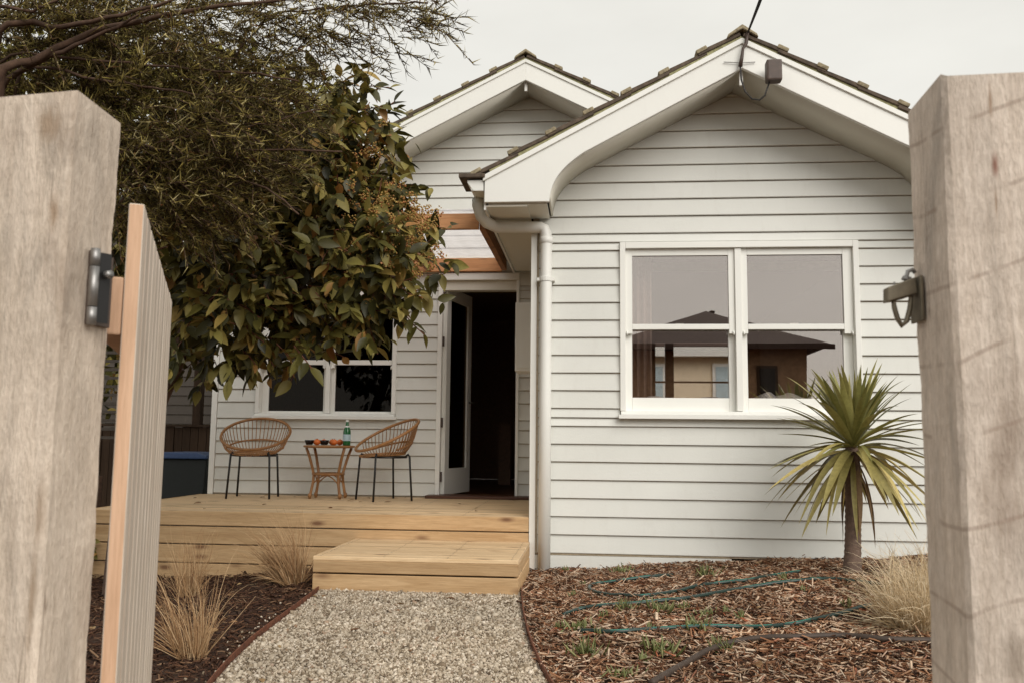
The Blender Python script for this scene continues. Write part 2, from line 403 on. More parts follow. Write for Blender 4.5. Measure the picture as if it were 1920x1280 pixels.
# ------------------------------------------------------------------ ground
def smooth_interp(ys, xs):
    yy = np.linspace(ys[0], ys[-1], 400); xx = np.interp(yy, ys, xs)
    k = np.ones(41)/41; xx = np.convolve(np.pad(xx, 20, 'edge'), k, 'valid')
    return lambda y: np.interp(y, yy, xx)
xl = smooth_interp([.6, 1.3, 1.9, 2.6, 3.24, 3.68, 4.09, 4.68, 5.1, 5.5], [-.72, -.74, -1.0, -1.24, -1.39, -1.47, -1.515, -1.56, -1.6, -1.64])
xr = smooth_interp([.6, 1.2, 1.8, 2.5, 3.0, 3.4, 3.63, 4.1, 4.7, 5.3, 5.6], [.43, .41, .26, .06, -.07, -.166, -.21, -.286, -.36, -.415, -.43])
def sstep(t): t = np.clip(t, 0, 1); return t*t*(3-2*t)
def g_h(x, y):
    x = np.asarray(x, float); y = np.asarray(y, float)
    a, b = xl(y), xr(y)
    r = .012*sstep((x-b)/.12) + (.062-.004*sstep((y-5.2)/.8))*np.clip(x-b, 0, 2.6)*sstep((x-b)/.4)
    l = -.11*sstep((a-x)/1.5)-.2*sstep((a-x-2.0)/1.0)
    und = .012*np.sin(x*5.1+y*3.3)*np.cos(y*4.7-x*2.1)+.006*np.sin(x*13+1)*np.sin(y*11)
    off = np.where(x > b, sstep((x-b)/.3), sstep((a-x)/.3))
    return np.where((x >= a) & (x <= b), 0, np.where(x > b, r, l)+und*off)
def on_ground(px, py):
    d = ray(px, py); z = 0.
    for _ in range(25):
        t = (z-CAM_H)/d.z; z = .5*z+.5*float(g_h(d.x*t, d.y*t))
    t = (z-CAM_H)/d.z
    return Vector((d.x*t, d.y*t, z))
gx = np.concatenate([np.linspace(-300, -6.2, 12), np.arange(-6, 4.01, .05), np.linspace(4.3, 300, 12)])
gy = np.concatenate([np.linspace(-300, -1, 12), np.arange(-.5, 9.01, .05), np.linspace(9.5, 500, 14)])
GX, GY = np.meshgrid(gx, gy); GZ = g_h(np.clip(GX, -6, 4), np.clip(GY, .6, 5.6))-.006
nxg = len(gx); ii = (np.arange(len(gy)-1)[:, None]*nxg+np.arange(nxg-1)[None]).ravel()
gm = np_mesh('ground', np.stack([GX.ravel(), GY.ravel(), GZ.ravel()], 1), np.stack([ii, ii+1, ii+nxg+1, ii+nxg], 1), True)
tag(link('ground', gm, M['ground']), 'dark mulched garden soil around the house', kind='structure')
py_ = np.linspace(.4, 5.35, 100)
pv = np.concatenate([np.stack([xl(py_), py_, py_*0+.004], 1), np.stack([xr(py_), py_, py_*0+.004], 1)]); k = np.arange(99)
tag(link('path', np_mesh('path', pv, np.stack([k, k+100, k+101, k+1], 1)), M['pathbase']), 'curved pale gravel path leading from the gate to the step', kind='structure')

# gravel stones
ico = bmesh.new(); bmesh.ops.create_icosphere(ico, subdivisions=1, radius=1)
ibv = np.array([v.co for v in ico.verts]); ico.verts.index_update(); ibf = np.array([[v.index for v in f.verts] for f in ico.faces]); ico.free()
Vs, Fs, off = [], [], 0
for n, y0, y1, s0 in ((50000, 3.05, 5.3, .0053), (5000, 1.0, 3.05, .0095)):
    yy = rng.uniform(y0, y1, n); xx = xl(yy)+.012+(xr(yy)-xl(yy)-.024)*rng.random(n)
    var = ibv[None]*(1+rng.uniform(-.45, .30, (4, len(ibv), 1)))
    for q in range(4):
        sel = np.arange(q, n, 4); m_ = len(sel)
        sc = s0*np.exp(rng.normal(0, .35, (m_, 1)))*rng.uniform(.55, 1.4, (m_, 3))
        D = rng.normal(size=(m_, 3)); V, Fq = scatter(var[q], ibf, np.stack([xx[sel], yy[sel], rng.uniform(.003, .013, m_)], 1), frames(D), sc)
        Vs.append(V); Fs.append(Fq+off); off += len(V)
n = 90; yy = rng.uniform(3.2, 5.2, n); sd = rng.random(n) < .5; dd = np.abs(rng.normal(0, .05, n))+.01
xx = np.where(sd, xl(yy)-dd, xr(yy)+dd); zz = g_h(xx, yy)+.014
V, Fq = scatter(ibv*(1+rng.uniform(-.4, .3, (len(ibv), 1))), ibf, np.stack([xx, yy, zz], 1), frames(rng.normal(size=(n, 3))), .0055*rng.uniform(.6, 1.5, (n, 3)))
Vs.append(V); Fs.append(Fq+off)
tag(link('gravel', np_mesh('gravel', np.concatenate(Vs), np.concatenate(Fs)), M['gravel']), 'loose pale crushed gravel spread over the path', kind='stuff')

# mulch chips
cb = np.array([[-.5, -.5, 0], [.5, -.5, 0], [0, -.5, .5], [-.5, .5, .25], [.5, .5, .25], [0, .5, .7], [-.5, 0, .3], [.5, 0, .3], [0, 0, .85]])
cf = np.array([[0, 1, 7], [0, 7, 6], [6, 7, 4], [6, 4, 3], [1, 2, 8], [1, 8, 7], [7, 8, 5], [7, 5, 4], [2, 0, 6], [2, 6, 8], [8, 6, 3], [8, 3, 5]])
def chips(n, x0, x1, y0, y1, name, mat, label, keep, lmax=1.0):
    x = rng.uniform(x0, x1, n); y = y0+(y1-y0)*rng.random(n)
    k = keep(x, y); x, y = x[k], y[k]; m_ = len(x)
    ang = rng.uniform(0, 2*np.pi, m_); tilt = rng.normal(0, .28, m_)
    D = np.stack([np.cos(ang)*np.cos(tilt), np.sin(ang)*np.cos(tilt), np.sin(tilt)], 1)
    U = np.stack([rng.normal(0, .45, m_), rng.normal(0, .45, m_), np.ones(m_)], 1)
    ln = rng.lognormal(np.log(.034), .6, m_)*lmax; wd = rng.lognormal(np.log(.0058), .45, m_)
    sc = np.stack([wd, np.clip(ln, .008, .14), np.clip(wd*.7, .002, .01)], 1)
    z = g_h(x, y)+rng.uniform(-.002, .016, m_)
    V, Fq = scatter(cb, cf, np.stack([x, y, z], 1), frames(D, U), sc)
    tag(link(name, np_mesh(name, V, Fq), mat), label, kind='stuff')
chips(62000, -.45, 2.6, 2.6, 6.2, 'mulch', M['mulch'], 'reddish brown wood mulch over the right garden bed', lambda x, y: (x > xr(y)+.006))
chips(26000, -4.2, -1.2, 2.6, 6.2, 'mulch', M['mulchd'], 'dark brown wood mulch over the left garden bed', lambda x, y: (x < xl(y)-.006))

# steel edging
for fn, s, y0, y1, lab in ((xl, -1, 1.3, 5.2, 'rusty steel edging along the left side of the gravel path'), (xr, 1, 1.3, 5.42, 'rusty steel edging along the right side of the gravel path')):
    ys = np.linspace(y0, y1, 70); mb = MB(); V = []
    for yv in ys:
        x = float(fn(yv)); V.append([mb.bm.verts.new((x+dx*s, yv, z)) for dx, z in ((0, -.05), (.006, -.05), (.006, .032), (0, .032))])
    for a, b in zip(V, V[1:]):
        for q in range(4): mb.bm.faces.new((a[q], a[(q+1) % 4], b[(q+1) % 4], b[q]))
    mb.bm.faces.new(V[0]); mb.bm.faces.new(V[-1][::-1])
    o = mb.build('steel_edging', M['rust']); tag(o, lab, 'garden edging', 'steel edging beside the path')

# ------------------------------------------------------------------ house
YF, YB = 6.2, 8.1             # front wall and set-back wall planes
XA, XC, XE = 1.01, -.42, 2.44  # front gable centre and wall corners
SL = .53                       # roof slope
YG, YG2 = 5.78, 7.68           # barge planes
DECK = .376
house = thing('house', (1.0, 6.2, .1), 'cream white weatherboard cottage with two tiled gables', 'house')
H = house
ROOFZ = 3.415                  # soffit apex of the front gable
BX = -.6; BZ = 4.19            # apex of the set-back gable (soffit)
def gable1(z): return (ROOFZ-z)/SL      # half width at height z
def gable2(z): return (BZ-z)/.512

def board(x0b, x1b, x0t, x1t, y, z0, z1, gap=.0062):
    """one lapped weatherboard, slanted ends allowed"""
    mb = MB(); za = z0+gap
    def q(t): return x0b+(x0t-x0b)*t, x1b+(x1t-x1b)*t
    (a0, a1), (b0, b1) = q((za-z0)/(z1-z0)), q(1)
    pr = [(y, za, a0, a1), (y-.019, za, a0, a1), (y-.021, za+.004, a0, a1), (y-.0065, z1, b0, b1), (y, z1, b0, b1)]
    ea, eb, ya, yb_ = (rnd.uniform(-.0014, .0014) for _ in range(4))
    A = [mb.bm.verts.new((p[2], p[0]+(ya if 0 < i < 3 else 0), p[1]+(ea if i < 3 else 0))) for i, p in enumerate(pr)]; B = [mb.bm.verts.new((p[3], p[0]+(yb_ if 0 < i < 3 else 0), p[1]+(eb if i < 3 else 0))) for i, p in enumerate(pr)]
    mb.bm.faces.new(A); mb.bm.faces.new(B[::-1])
    for i in range(5): mb.bm.faces.new((A[i], B[i], B[(i+1) % 5], A[(i+1) % 5]))
    mb.build('weatherboard', M['wall'], H)
def clad(y, zs, xlo, xhi, holes, gable):
    for z0, z1 in zip(zs, zs[1:]):
        lo0, hi0, lo1, hi1 = xlo, xhi, xlo, xhi
        if gable is not None:
            c, fn = gable
            lo0, hi0 = max(xlo, c-fn(z0)), min(xhi, c+fn(z0)); lo1, hi1 = max(xlo, c-fn(z1)), min(xhi, c+fn(z1))
            if fn(z0) < .02: continue
            if fn(z1) < 0: lo1 = hi1 = c
        segs = [(lo0, hi0, lo1, hi1)]
        for (hx0, hx1, hz0, hz1) in holes:
            if z1 <= hz0+.004 or z0 >= hz1-.004: continue
            ns = []
            for (a, b, c1, d) in segs:
                if hx1 <= a or hx0 >= b: ns.append((a, b, c1, d)); continue
                if hx0-a > .01: ns.append((a, hx0, c1, hx0))
                if b-hx1 > .01: ns.append((hx1, b, hx1, d))
            segs = ns
        for s_ in segs: board(*s_, y, z0, z1)
# courses split so that they end exactly at openings
def courses(z0, step, ztop, cuts=()):
    zs = list(np.arange(z0, ztop, step))+[ztop]
    for c in cuts:
        j = int(np.argmin([abs(a-c) for a in zs]))
        if abs(zs[j]-c) < .035: zs[j] = c
        else: zs.append(c); zs.sort()
    return zs
WIN = (.202, 1.850, 1.064, 2.312)
WINB = (-3.18, -1.827, 1.085, 2.30)
DOOR = (-1.44, -.672, .36, 2.466)
clad(YF, courses(.13, .1249, 3.43, (WIN[2], WIN[3])), XC+.045, XE-.045, [WIN], (XA, gable1))
clad(YB, courses(DECK+.005, .1225, 4.2, (WINB[2], WINB[3], DOOR[3])), -3.60+.045, 2.4, [WINB, DOOR, (XC+.02, 2.5, 0, 2.5)], (BX, gable2))
def sheet(poly, holes, y, t, name, mat):
    """solid wall panel built as rectangles around holes plus a gable triangle"""
    mb = MB(); (x0, x1, z0, z1), tri = poly
    xs = sorted({x0, x1, *[h[0] for h in holes], *[h[1] for h in holes]}); zs = sorted({z0, z1, *[h[2] for h in holes], *[h[3] for h in holes]})
    for a, b in zip(xs, xs[1:]):
        for c, d in zip(zs, zs[1:]):
            if any(h[0] <= (a+b)/2 <= h[1] and h[2] <= (c+d)/2 <= h[3] for h in holes): continue
            mb.box(a, b, y, y+t, c, d)
    if tri: mb.prism(tri, 'y', y, y+t)
    mb.build(name, mat, H)
sheet(((XC, XE, .12, 2.60), [(XC, 2.601), (XE, 2.601), (XA+gable1(2.66), 2.66), (XA, ROOFZ-.002), (XA-gable1(2.66), 2.66)]), [(WIN[0]+.02, WIN[1]-.02, WIN[2]+.02, WIN[3]-.02)], YF+.001, .10, 'wall', M['sheath'])
sheet(((-3.60, 2.4, .0, 2.50), [(-3.60, 2.501), (2.4, 2.501), (BX+gable2(2.66), 2.66), (BX, BZ-.002), (BX-gable2(2.66), 2.66)]), [(WINB[0]+.02, WINB[1]-.02, WINB[2]+.02, WINB[3]-.02), (DOOR[0]+.02, DOOR[1]-.0, -.1, DOOR[3]-.03), (XC+.10, 2.30, .01, 2.49)], YB+.001, .10, 'wall', M['sheath'])
# side walls
MB().box(XC, XC+.1, YF+.102, YB-.022, .1, 2.6).build('wall', M['wall'], H)
MB().box(XE-.1, XE, YF+.102, 12, .1, 2.6).build('wall', M['wall'], H)
MB().box(-3.60, -3.50, YB+.102, 12, 0, 2.6).build('wall', M['wall'], H)
# corner boards
MB().box(XC-.012, XC+.03, YF-.026, YF+.05, .02, 2.47).build('corner_board', M['trim'], H, bevel=.003)
MB().box(XE-.03, XE+.012, YF-.026, YF+.05, .13, 2.60).build('corner_board', M['trim'], H, bevel=.003)
MB().box(-3.612, -3.56, YB-.026, YB+.05, DECK, 2.66).build('corner_board', M['trim'], H, bevel=.003)
# base boards
MB().box(XC+.032, XE, YF-.014, YF-.0, .135, .137).box(XC+.0, .95, YF-.018, YF+.02, -.08, .118).build('base_board', M['wall'], H, bevel=.002)
MB().box(.95, XE, YF+.35, YF+.4, -.1, .12).build('subfloor_shade_panel', M['binbody'], H)  # near-black panel standing in for the shade of the void under the floor

# window builder
def window(x0, x1, z0, z1, y, glassL, glassR, gz0, gz1, rail, pane):
    f = MB()
    yo = y-.040
    ci = .038
    f.box(x0, x0+ci, yo, y+.09, z0+.055, z1); f.box(x1-ci, x1, yo, y+.09, z0+.055, z1)
    f.box(x0+ci+.0005, x1-ci-.0005, yo, y+.09, z1-ci-.006, z1)
    mc = (glassL[1]+glassR[0])/2
    f.box(mc-.022, mc+.022, yo+.014, y+.085, z0+.058, z1-ci-.0065)
    win = f.build('window', M['trim'], H, bevel=.003)
    s = MB(); s.box(x0-.012, x1+.012, y-.075, y+.10, z0, z0+.026); s.prism([(y-.072, z0+.0265), (y-.072, z0+.03), (y-.03, z0+.0545), (y+.08, z0+.0545), (y+.08, z0+.0265)], 'x', x0+.004, x1-.004)
    s.build('sill', M['trim'], win, bevel=.002)
    for (a, b), (o0, o1) in ((glassL, (x0+ci+.001, mc-.023)), (glassR, (mc+.023, x1-ci-.001))):
        yu = y-.008; yl = y+.030
        u = MB(); u.box(o0, a, yu, yu+.034, rail[0]-.03, z1-ci-.007); u.box(b, o1, yu, yu+.034, rail[0]-.03, z1-ci-.007)
        u.box(a+.0005, b-.0005, yu, yu+.034, gz1, z1-ci-.0075); u.box(a+.0005, b-.0005, yu, yu+.034, rail[0], rail[1])
        u.build('sash', M['trim'], win, bevel=.002)
        l = MB(); l.box(o0, a, yl+.005, yl+.04, z0+.056, rail[1]-.002); l.box(b, o1, yl+.005, yl+.04, z0+.056, rail[1]-.002)
        l.box(a+.0005, b-.0005, yl+.005, yl+.04, z0+.056, gz0); l.box(a+.0005, b-.0005, yl+.005, yl+.04, rail[0]+.003, rail[1]-.003)
        l.build('sash', M['trim'], win, bevel=.002)
        MB().box(a-.004, b+.004, yu+.016, yu+.020, rail[1]-.004, gz1+.004).build('pane', pane, win)
        MB().box(a-.004, b+.004, yl+.018, yl+.022, gz0-.004, rail[0]+.004).build('pane', pane, win)
        k = MB()
        for hx in (o0+.012, o1-.012):
            k.tube([(hx, yu-.004, rail[0]-.012), (hx, yu-.016, rail[0]-.030), (hx, yu-.012, rail[0]-.042)], .006, 6)
        tag(k.build('sash_horns', M['trim'], win, smooth=True), kind='stuff')
        cx = (a+b)/2
        MB().box(cx-.03, cx+.03, yl+.012, yl+.03, rail[1], rail[1]+.012).build('sash_lock', M['trim'], win, bevel=.003)
    return win
window(*WIN, YF, (.289, .962), (1.092, 1.747), 1.214, 2.219, (1.691, 1.729), M['pane'])
window(*WINB, YB, (-3.077, -2.541), (-2.428, -1.876), 1.162, 2.215, (1.60, 1.645), M['panedark'])

# front room behind the big window
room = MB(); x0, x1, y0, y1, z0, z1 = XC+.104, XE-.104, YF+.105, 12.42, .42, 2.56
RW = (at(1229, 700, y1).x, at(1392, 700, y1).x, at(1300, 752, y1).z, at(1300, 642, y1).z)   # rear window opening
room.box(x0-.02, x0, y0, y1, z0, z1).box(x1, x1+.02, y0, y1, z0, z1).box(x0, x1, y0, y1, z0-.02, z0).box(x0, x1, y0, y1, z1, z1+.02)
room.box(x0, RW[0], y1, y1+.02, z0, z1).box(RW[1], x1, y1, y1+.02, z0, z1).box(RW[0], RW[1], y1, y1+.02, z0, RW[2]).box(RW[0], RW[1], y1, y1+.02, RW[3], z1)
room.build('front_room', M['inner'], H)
ra, rb = at(1247, 700, y1).x, at(1263, 700, y1).x; rz = at(1300, 716, y1).z
rwf = MB().box(ra, rb, y1-.03, y1+.03, RW[2], RW[3]).box(RW[0], ra, y1-.02, y1+.02, rz-.012, rz+.012).box(rb, RW[1], y1-.02, y1+.02, rz-.012, rz+.012)
rwf.build('rear_window', M['floorb'], H)
def curtain(xa, xb, y, za, zb, mat, waves, name='curtain'):
    V, Fq = [], []; n = 60
    for i in range(n+1):
        t = i/n; x = xa+(xb-xa)*t; d = .022*math.sin(t*waves*2*math.pi)
        V += [(x, y+d, za), (x, y+d*.7, zb)]
    Fq = [(2*i, 2*i+2, 2*i+3, 2*i+1) for i in range(n)]
    me = np_mesh(name, V, Fq, True); o = link(name, me, mat, H, True)
    sm = o.modifiers.new('thickness', 'SOLIDIFY'); sm.thickness = .004
    return o
curtain(.25, .44, YF+.20, 1.12, 2.3, M['curtain'], 4)
# crumpled white linen on the inner sill
for (xa, xb, hgt) in ((.40, .95, .03), (1.12, 1.72, .06)):
    nx, ny = 40, 10; xs = np.linspace(xa, xb, nx); ys = np.linspace(YF+.085, YF+.20, ny)
    A, B = np.meshgrid(xs, ys); Z = 1.20+hgt*(.45+.4*np.sin(A*9+B*14)*np.sin(A*23+1)+.25*np.sin(A*41+B*60))
    Z[0] = 1.19; ii = (np.arange(ny-1)[:, None]*nx+np.arange(nx-1)[None]).ravel()
    o = link('linen', np_mesh('linen', np.stack([A.ravel(), B.ravel(), Z.ravel()], 1), np.stack([ii, ii+1, ii+nx+1, ii+nx], 1), True), M['white_cloth'], H, True)
    sm = o.modifiers.new('thickness', 'SOLIDIFY'); sm.thickness = .004
MB().box(.22, 1.83, YF+.075, YF+.22, 1.165, 1.185).build('inner_sill', M['trim'], H)
# hallway behind the door, back room behind the left window
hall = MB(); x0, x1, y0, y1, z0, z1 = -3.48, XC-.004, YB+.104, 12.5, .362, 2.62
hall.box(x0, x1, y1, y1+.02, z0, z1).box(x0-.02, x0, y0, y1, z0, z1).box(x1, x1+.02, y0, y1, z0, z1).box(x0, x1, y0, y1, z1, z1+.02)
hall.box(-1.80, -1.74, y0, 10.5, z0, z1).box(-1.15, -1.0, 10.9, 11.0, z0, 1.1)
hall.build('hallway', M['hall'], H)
for i in range(24):
    MB().box(-3.48, XC-.004, YB+.104+i*.18, YB+.104+i*.18+.177, .335, .36).build('floorboard', M['floorb'], H)

# door
fr = MB(); fr.box(-1.44, -1.398, YB-.035, YB+.10, DECK+.004, 2.40); fr.box(-.698, -.672, YB-.035, YB+.10, DECK+.004, 2.40); fr.box(-1.44, -.672, YB-.042, YB+.10, 2.4005, 2.466)
fr.build('door_frame', M['trim'], H, bevel=.003)
MB().box(-1.40, -.698, YB+.0, YB+.12, 2.31, 2.399).build('door_header', M['soffit'], H)
hx, ang, W, T = -1.383, R(78), .69, .038
DM = Matrix.Translation((hx, YB+.055, 0))@Matrix.Rotation(ang, 4, 'Z')
zb, zt = DECK+.02, 2.36
d = MB(); st = .105
d.box(0, st, -T/2, T/2, zb, zt, DM).box(W-st, W, -T/2, T/2, zb, zt, DM).box(st, W-st, -T/2, T/2, zb, zb+.24, DM).box(st, W-st, -T/2, T/2, zt-.12, zt, DM)
door = d.build('door', M['trim'], H)
MB().box(st-.005, W-st+.005, -.003, .003, zb+.235, zt-.115, DM).build('pane', M['panedark'], door)
hd = MB()
for s_ in (-1, 1):
    p = [DM@Vector(q) for q in ((W-.05, s_*T/2, 1.28), (W-.05, s_*(T/2+.045), 1.28), (W-.15, s_*(T/2+.05), 1.28))]
    hd.tube(p, .009, 8)
hd.build('handle', M['galv'], door, smooth=True)
for zz in (.52, 1.02, 1.78, 2.2):
    MB().box(-1.397, -1.383, YB-.004, YB+.03, zz, zz+.09).build('hinge', M['sensor'], door)
MB().box(-1.50, -.52, YB-.19, YB+.10, DECK+.002, DECK+.028).build('door_sill', M['mat'], H, bevel=.004)

# soffits of the front gable: one profile extruded back from the barge
def gable_profile(sign, xa, slope, az, x_end):
    """points from apex to eave end along underside"""
    return [(xa+sign*d_, az-slope*d_) for d_ in (0,)]+[(x_end, az-slope*abs(x_end-xa))]
curve = []
cx0, cz0, cx1, cz1 = -.05, ROOFZ-SL*(XA+.05), -.284, 2.515
for i in range(13):
    t = i/12; b0 = (cx0, cz0); b1 = (-.20, cz0-.10); b2 = (-.275, 2.66); b3 = (cx1, cz1)
    curve.append(tuple((1-t)**3*b0[q]+3*(1-t)**2*t*b1[q]+3*(1-t)*t*t*b2[q]+t**3*b3[q] for q in (0, 1)))
profL = [(XA, ROOFZ)]+curve+[(-.725, 2.515)]
profR = [(2*XA-x, z) for x, z in profL]
def shell(prof, y0, y1, t=.012, name='soffit', mat='soffit'):
    mb = MB()
    A = [mb.bm.verts.new((x, y0, z)) for x, z in prof]; B = [mb.bm.verts.new((x, y1, z)) for x, z in prof]
    for i in range(len(prof)-1): mb.bm.faces.new((A[i], A[i+1], B[i+1], B[i]))
    o = mb.build(name, M[mat], H, smooth=True); sm = o.modifiers.new('thickness', 'SOLIDIFY'); sm.thickness = t; sm.offset = 0
    return o
shell([(XA, ROOFZ)]+curve, YG+.002, YF-.0); shell([(2*XA-x, z) for x, z in [(XA, ROOFZ)]+curve], YG+.002, YF)
def barge(sign):
    """front barge board with its curved foot"""
    up = .205
    pts = [(XA, ROOFZ-.012)]+[(x, z-.012) for x, z in curve]+[(-.725, 2.503)]
    top = [(-.725, ROOFZ-.012+up-SL*(XA+.725)), (XA, ROOFZ-.012+up)]
    poly = pts+top
    if sign > 0: poly = [(2*XA-x, z) for x, z in poly]
    MB().prism(poly, 'y', YG-.03, YG).build('barge_board', M['trim'], H, bevel=.003, seg=1)
    # moulding strip along the top edge
    q = [(XA, ROOFZ-.012+up-.035), (XA, ROOFZ-.012+up+.004), (-.735, ROOFZ-.012+up+.004-SL*(XA+.735)), (-.735, ROOFZ-.012+up-.035-SL*(XA+.735))]
    if sign > 0: q = [(2*XA-x, z) for x, z in q]
    MB().prism(q, 'y', YG-.044, YG-.0305).build('barge_moulding', M['trim'], H, bevel=.002, seg=1)
    # flat eave soffit
    if sign < 0: MB().box(-.715, XC-.013, YG+.002, YB-.05, 2.480, 2.492).build('eave_soffit', M['soffit'], H); MB().box(-.73, -.716, YG+.002, YB-.05, 2.46, 2.66).build('eave_fascia', M['trim'], H)
    else: MB().box(XE+.013, 2*XA+.715, YG+.002, 9, 2.480, 2.492).build('eave_soffit', M['soffit'], H)
barge(-1); barge(1)
# return under the curved foot closing the box end
MB().box(-.70, -.30, YG+.003, YF-.03, 2.493, 2.51).build('eave_return', M['soffit'], H)
# apex strips
MB().box(XA-.012, XA+.012, YG+.02, YG+.04, ROOFZ-.11, ROOFZ-.005).build('apex_batten', M['trim'], H)
# set-back gable barge and soffit
def barge2(sign):
    hw = 3.30; w_ = .195
    q = [(BX, BZ-.016), (BX, BZ-.016+w_), (BX+sign*hw, BZ-.016+w_-.512*hw), (BX+sign*hw, BZ-.016-.512*hw)]
    MB().prism(q, 'y', YG2-.03, YG2).build('barge_board', M['trim'], H, bevel=.003, seg=1)
    q = [(BX, BZ-.016+w_-.03), (BX, BZ-.016+w_+.004), (BX+sign*hw, BZ-.012+w_-.512*hw), (BX+sign*hw, BZ-.016+w_-.03-.512*hw)]
    MB().prism(q, 'y', YG2-.042, YG2-.0305).build('barge_moulding', M['trim'], H, bevel=.002, seg=1)
    shell([(BX, BZ), (BX+sign*hw, BZ-.512*hw)], YG2+.002, YB)
barge2(-1); barge2(1)
MB().box(BX-.012, BX+.012, YG2+.02, YG2+.04, BZ-.10, BZ-.005).build('apex_batten', M['trim'], H)

# roofs: deck slab + verge tiles + mortar bed
def roof(xa, za, slope, hw, y0, y1, yv):
    ang = math.atan(slope); L_ = hw/math.cos(ang)
    for sg in (-1, 1):
        Mx = Matrix.Translation((xa, 0, za))@(Matrix.Rotation(ang, 4, 'Y') if sg > 0 else Matrix.Scale(-1, 4, (1, 0, 0))@Matrix.Rotation(ang, 4, 'Y'))
        MB().box(0, L_, y0+.02, y1, -.012, .0, Mx).build('roof_deck', M['tile'], H)
        MB().box(.0, L_-.06, yv+.012, yv+.20, .0005, .032, Mx).build('verge_mortar', M['mortar'], H)
        gauge = .288; n = int(L_/gauge)+1
        body = MB()
        for i in range(n):
            s1 = L_+.06-i*gauge; s0 = s1-.345
            if s1 < .12: break
            s0 = max(s0, .0)
            j = rnd.uniform(-.004, .004); jy = rnd.uniform(-.008, .008)
            # tilted slab: the tail (down slope) end rides on the tile below
            def P(s, y, h): return Mx@Vector((s, y, h))
            t = MB(); lo, hi = .052+j, .034+j
            vs = [t.bm.verts.new(P(*p)) for p in ((s0, yv+jy, hi-.024), (s1, yv+jy, lo-.03), (s1, yv+.33, lo-.03), (s0, yv+.33, hi-.024), (s0, yv+jy, hi), (s1, yv+jy, lo), (s1, yv+.33, lo), (s0, yv+.33, hi))]
            for f in ((0,3,2,1),(4,5,6,7),(0,1,5,4),(1,2,6,5),(2,3,7,6),(3,0,4,7)): t.bm.faces.new([vs[q] for q in f])
            tl = t.build('roof_tile', M['tile'], H, bevel=.003, seg=1)
            lip = MB().box(s1-.075, s1+.004, yv-.008+jy, yv+.32, lo-.016, lo+.012, Mx)
            lip.build('tile_nib', M['lip'], tl, bevel=.007)
            body.box(s0, s1, yv+.335, y1, hi-.012, lo, Mx)
        tag(body.build('tile_courses', M['tile'], H), kind='stuff')
    # ridge caps
    y = yv-.02; k = 0
    while y < y1:
        MB().prism([(xa-.105, za-.012), (xa-.095, za+.014), (xa, za+.082), (xa+.095, za+.014), (xa+.105, za-.012), (xa, za+.052)], 'y', y, min(y+.40, y1)-.004).build('ridge_tile', M['lip'] if k == 0 else M['tile'], H, bevel=.004, seg=1)
        y += .39; k += 1
roof(XA, ROOFZ-.012+.205+.006, SL, XA+.74, YG-.02, 9.2, YG-.05)
roof(BX, BZ-.016+.195+.006, .512, 3.33, YG2-.02, 12.5, YG2-.05)

# gutter along the left eave of the front gable and at its end
gp = [(-.733, 2.585), (-.80, 2.585), (-.815, 2.592), (-.825, 2.62), (-.842, 2.64), (-.845, 2.662), (-.838, 2.662), (-.833, 2.645), (-.815, 2.62), (-.80, 2.597), (-.741, 2.597), (-.741, 2.66), (-.733, 2.66)]
gut = MB().prism(gp, 'y', YG-.02, YB-.06).build('gutter', M['trim'], H)
MB().prism([(-.735, 2.587), (-.80, 2.587), (-.825, 2.62), (-.843, 2.645), (-.843, 2.66), (-.735, 2.66)], 'y', YG-.024, YG-.0205).build('end_cap', M['trim'], gut)
# overhanging first tile at the eave
MB().box(-.90, -.72, YG-.055, YG+.3, 2.672, 2.700).build('eave_tile', M['tile'], H, bevel=.006)
# downpipe: outlet, swan neck, horizontal run, vertical drop
PX, PY = -.322, YF-.068
dp = MB()
dp.tube([(-.795, 5.95, 2.59), (-.795, 5.955, 2.54), (-.775, 5.98, 2.47), (-.74, 6.03, 2.435), (-.68, PY, 2.425), (-.5, PY, 2.422), (-.40, PY, 2.420), (PX-.045, PY, 2.418), (PX-.015, PY, 2.405), (PX-.003, PY, 2.37), (PX, PY, 2.33), (PX, PY, 1.2), (PX, PY, .0)], .042, 16)
dpo = dp.build('downpipe', M['trim'], H, smooth=True)
for zz in (2.03,):
    MB().box(PX-.062, PX+.062, PY-.012, YF-.018, zz, zz+.022).lathe([(.046, zz-.005), (.0475, zz), (.0475, zz+.025), (.046, zz+.03)], (PX, PY, 0), 16).build('bracket', M['trim'], dpo)
MB().lathe([(.0425, 2.30), (.047, 2.302), (.047, 2.345), (.0425, 2.347)], (PX, PY, 0), 16).build('pipe_collar', M['trim'], dpo, smooth=True)
# meter box on the side wall
mbx = MB().box(-.632, XC-.001, 7.2, 7.55, 1.476, 2.048).build('meter_box', M['trim'], H, bevel=.006)
MB().box(-.620, -.430, 7.192, 7.1995, 1.50, 2.03).build('lid', M['trim'], mbx, bevel=.003)
